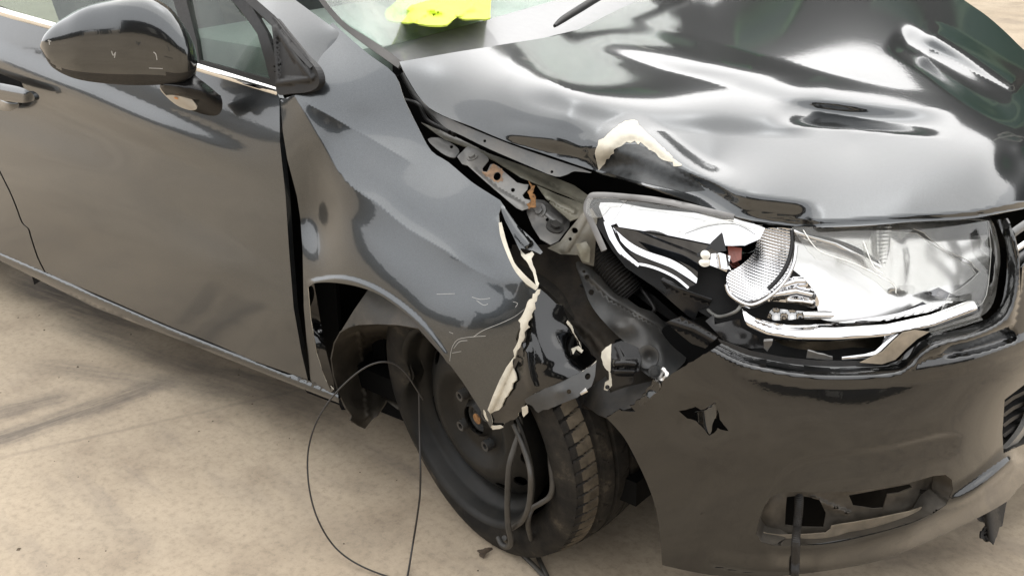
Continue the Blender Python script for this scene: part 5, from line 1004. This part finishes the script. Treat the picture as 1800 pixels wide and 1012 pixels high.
tube('hanging_hose', path([(886, 945, 'y', -.86), (905, 962, 'z', .03), (930, 985, 'z', .010), (955, 1011, 'z', .008), (990, 1050, 'z', .008)]), .0052, HOSE, car)
CAB = simple('thin_black_cable', (.02, .018, .016), .5)
tube('loose_cable', path([(744, 702, 'y', -.85), (730, 680, N_, 0), (712, 654, 'y', -.87), (690, 638, N_, 0), (664, 637, 'y', -.90), (635, 650, N_, 0), (600, 680, 'y', -.94), (572, 714, N_, 0), (552, 752, N_, 0), (541, 800, 'y', -1.00), (544, 860, N_, 0), (560, 915, N_, 0), (590, 962, 'z', .035), (635, 994, 'z', .012), (700, 1018, 'z', .006), (760, 1030, 'z', .006)]), .0018, CAB, car, n=7, k=10)
tube('loose_cable', path([(737, 690, 'y', -.85), (738, 760, 'y', -.87), (739, 827, 'y', -.90), (738, 870, N_, 0), (733, 910, N_, 0), (725, 960, 'z', .03), (716, 1014, 'z', .006), (706, 1060, 'z', .005)]), .0021, CAB, car, n=7, k=10)
cd = cr(path([(1405, 866, 'b', .955), (1404, 895, 'b', .985), (1401, 925, 'b', 1.0), (1399, 950, 'b', 1.013), (1398, 985, 'b', 1.0), (1397, 1012, 'b', .99), (1395, 1060, 'z', .10)]), 22)
tube('conduit', cd, .0062, PLASTIC, bumper, n=12, k=1, ribs=1)

# ---- cabin
box('dashboard', (-.86, 0, .80), (.55, 1.30, .22), simple('grey_dash', (.36, .38, .37), .7, var=.1), car, bev=.04)  # dash colour lightened to add to the windscreen's pale sheen
for y in (-.36, .36):
    s = box('front_seat', (-1.45, y, .58), (.50, .50, .16), simple('seat_fabric', (.07, .075, .075), .9), car, bev=.05)
    Rm = np.array(Matrix.Rotation(math.radians(-20), 3, 'Y'))
    box('backrest', (-1.76, y, .92), (.14, .48, .62), s.data.materials[0], s, R=Rm, bev=.05)
V, F = tube_geo(cr([np.array((-1.12, .36, .88)) + .18 * np.array((.35 * math.sin(a), math.cos(a), .94 * math.sin(a))) for a in (2 * math.pi * k / 16 for k in range(17))], 2), .015, 8); add_mesh('steering_wheel', V, F, PLASTIC, car)

# ================================================================== LOOSE THINGS
VEST = simple('fluorescent_yellow_cloth', (.66, .78, .10), .8, var=.08, scale=12, bmp=.1)
SV = Surf([(680, 40, 'z', .950), (860, 30, 'z', .945), (760, 20, 'z', .975), (800, -40, 'z', .965), (690, -30, 'z', .965), (880, -30, 'z', .945)], [ridge([(690, 20), (740, 10), (800, 25), (840, 5)], 14, 12, .012, 1.1, .1, .1), wav(.004, 15, 9), wav(.003, 8, 14, 1), ridge([(720, 40), (780, 0)], 9, 9, .006, 1.2, .1, .1), ridge([(690, 30), (730, 6)], 8, 9, .006, 1.2, .1, .1), ridge([(800, 30), (850, -10)], 8, 9, .006, 1.2, .1, .1), ridge([(740, 36), (800, 22), (858, 26)], 7, 8, -.004, 1.2, .1, .1)])
vest = sheet('safety_vest', jag([(690, -60), (696, 4), (682, 14), (677, 24), (680, 34), (688, 38), (716, 40), (750, 44), (783, 44), (794, 36), (801, 32), (830, 33), (860, 34), (863, 0), (868, -60)], .8, 10, 2), SV, VEST, None, sp=5, th=.004)
vest['label'] = 'crumpled fluorescent yellow safety vest lying on the dashboard behind the windscreen'; vest['category'] = 'vest'
LEAF = simple('dead_leaf_brown', (.055, .038, .024), .8, var=.5, scale=200)
SLf = Surf([(836, 965, 'z', .006), (868, 962, 'z', .008), (850, 980, 'z', .006), (850, 970, 'z', .012)], [wav(.004, 6, 5)])
leaf = sheet('dead_leaf', jag([(838, 967), (846, 964), (856, 964), (864, 961), (865, 965), (860, 970), (854, 976), (849, 979), (844, 977), (843, 971)], 2.2, 4, 7), SLf, LEAF, None, sp=3, th=.001)
leaf['label'] = 'small dark brown dead leaf on the concrete in front of the flat tyre'; leaf['category'] = 'leaf'
# grit on the slab
rr = random.Random(9); V = []; F = []
for k in range(170):
    x = rr.uniform(-2.6, 1.1); y = rr.uniform(-1.7, -.2) if rr.random() < .8 else rr.uniform(-2.2, .6); r_ = rr.choice([.0015, .002, .0025, .003, .0045]) * rr.uniform(.7, 1.3)
    b = len(V)
    for (dx, dy, dz) in ((1, 0, 0), (-1, .2, 0), (0, 1, 0), (.1, -1, 0), (0, 0, 1)): V.append((x + dx * r_ * rr.uniform(.7, 1.4), y + dy * r_ * rr.uniform(.7, 1.4), dz * r_ * .8))
    F += [[b, b + 2, b + 4], [b + 2, b + 1, b + 4], [b + 1, b + 3, b + 4], [b + 3, b, b + 4]]
gt = add_mesh('grit', V, F, simple('dark_grit', (.10, .075, .05), .9, var=.7, scale=300), None, smooth=False); gt['kind'] = 'stuff'
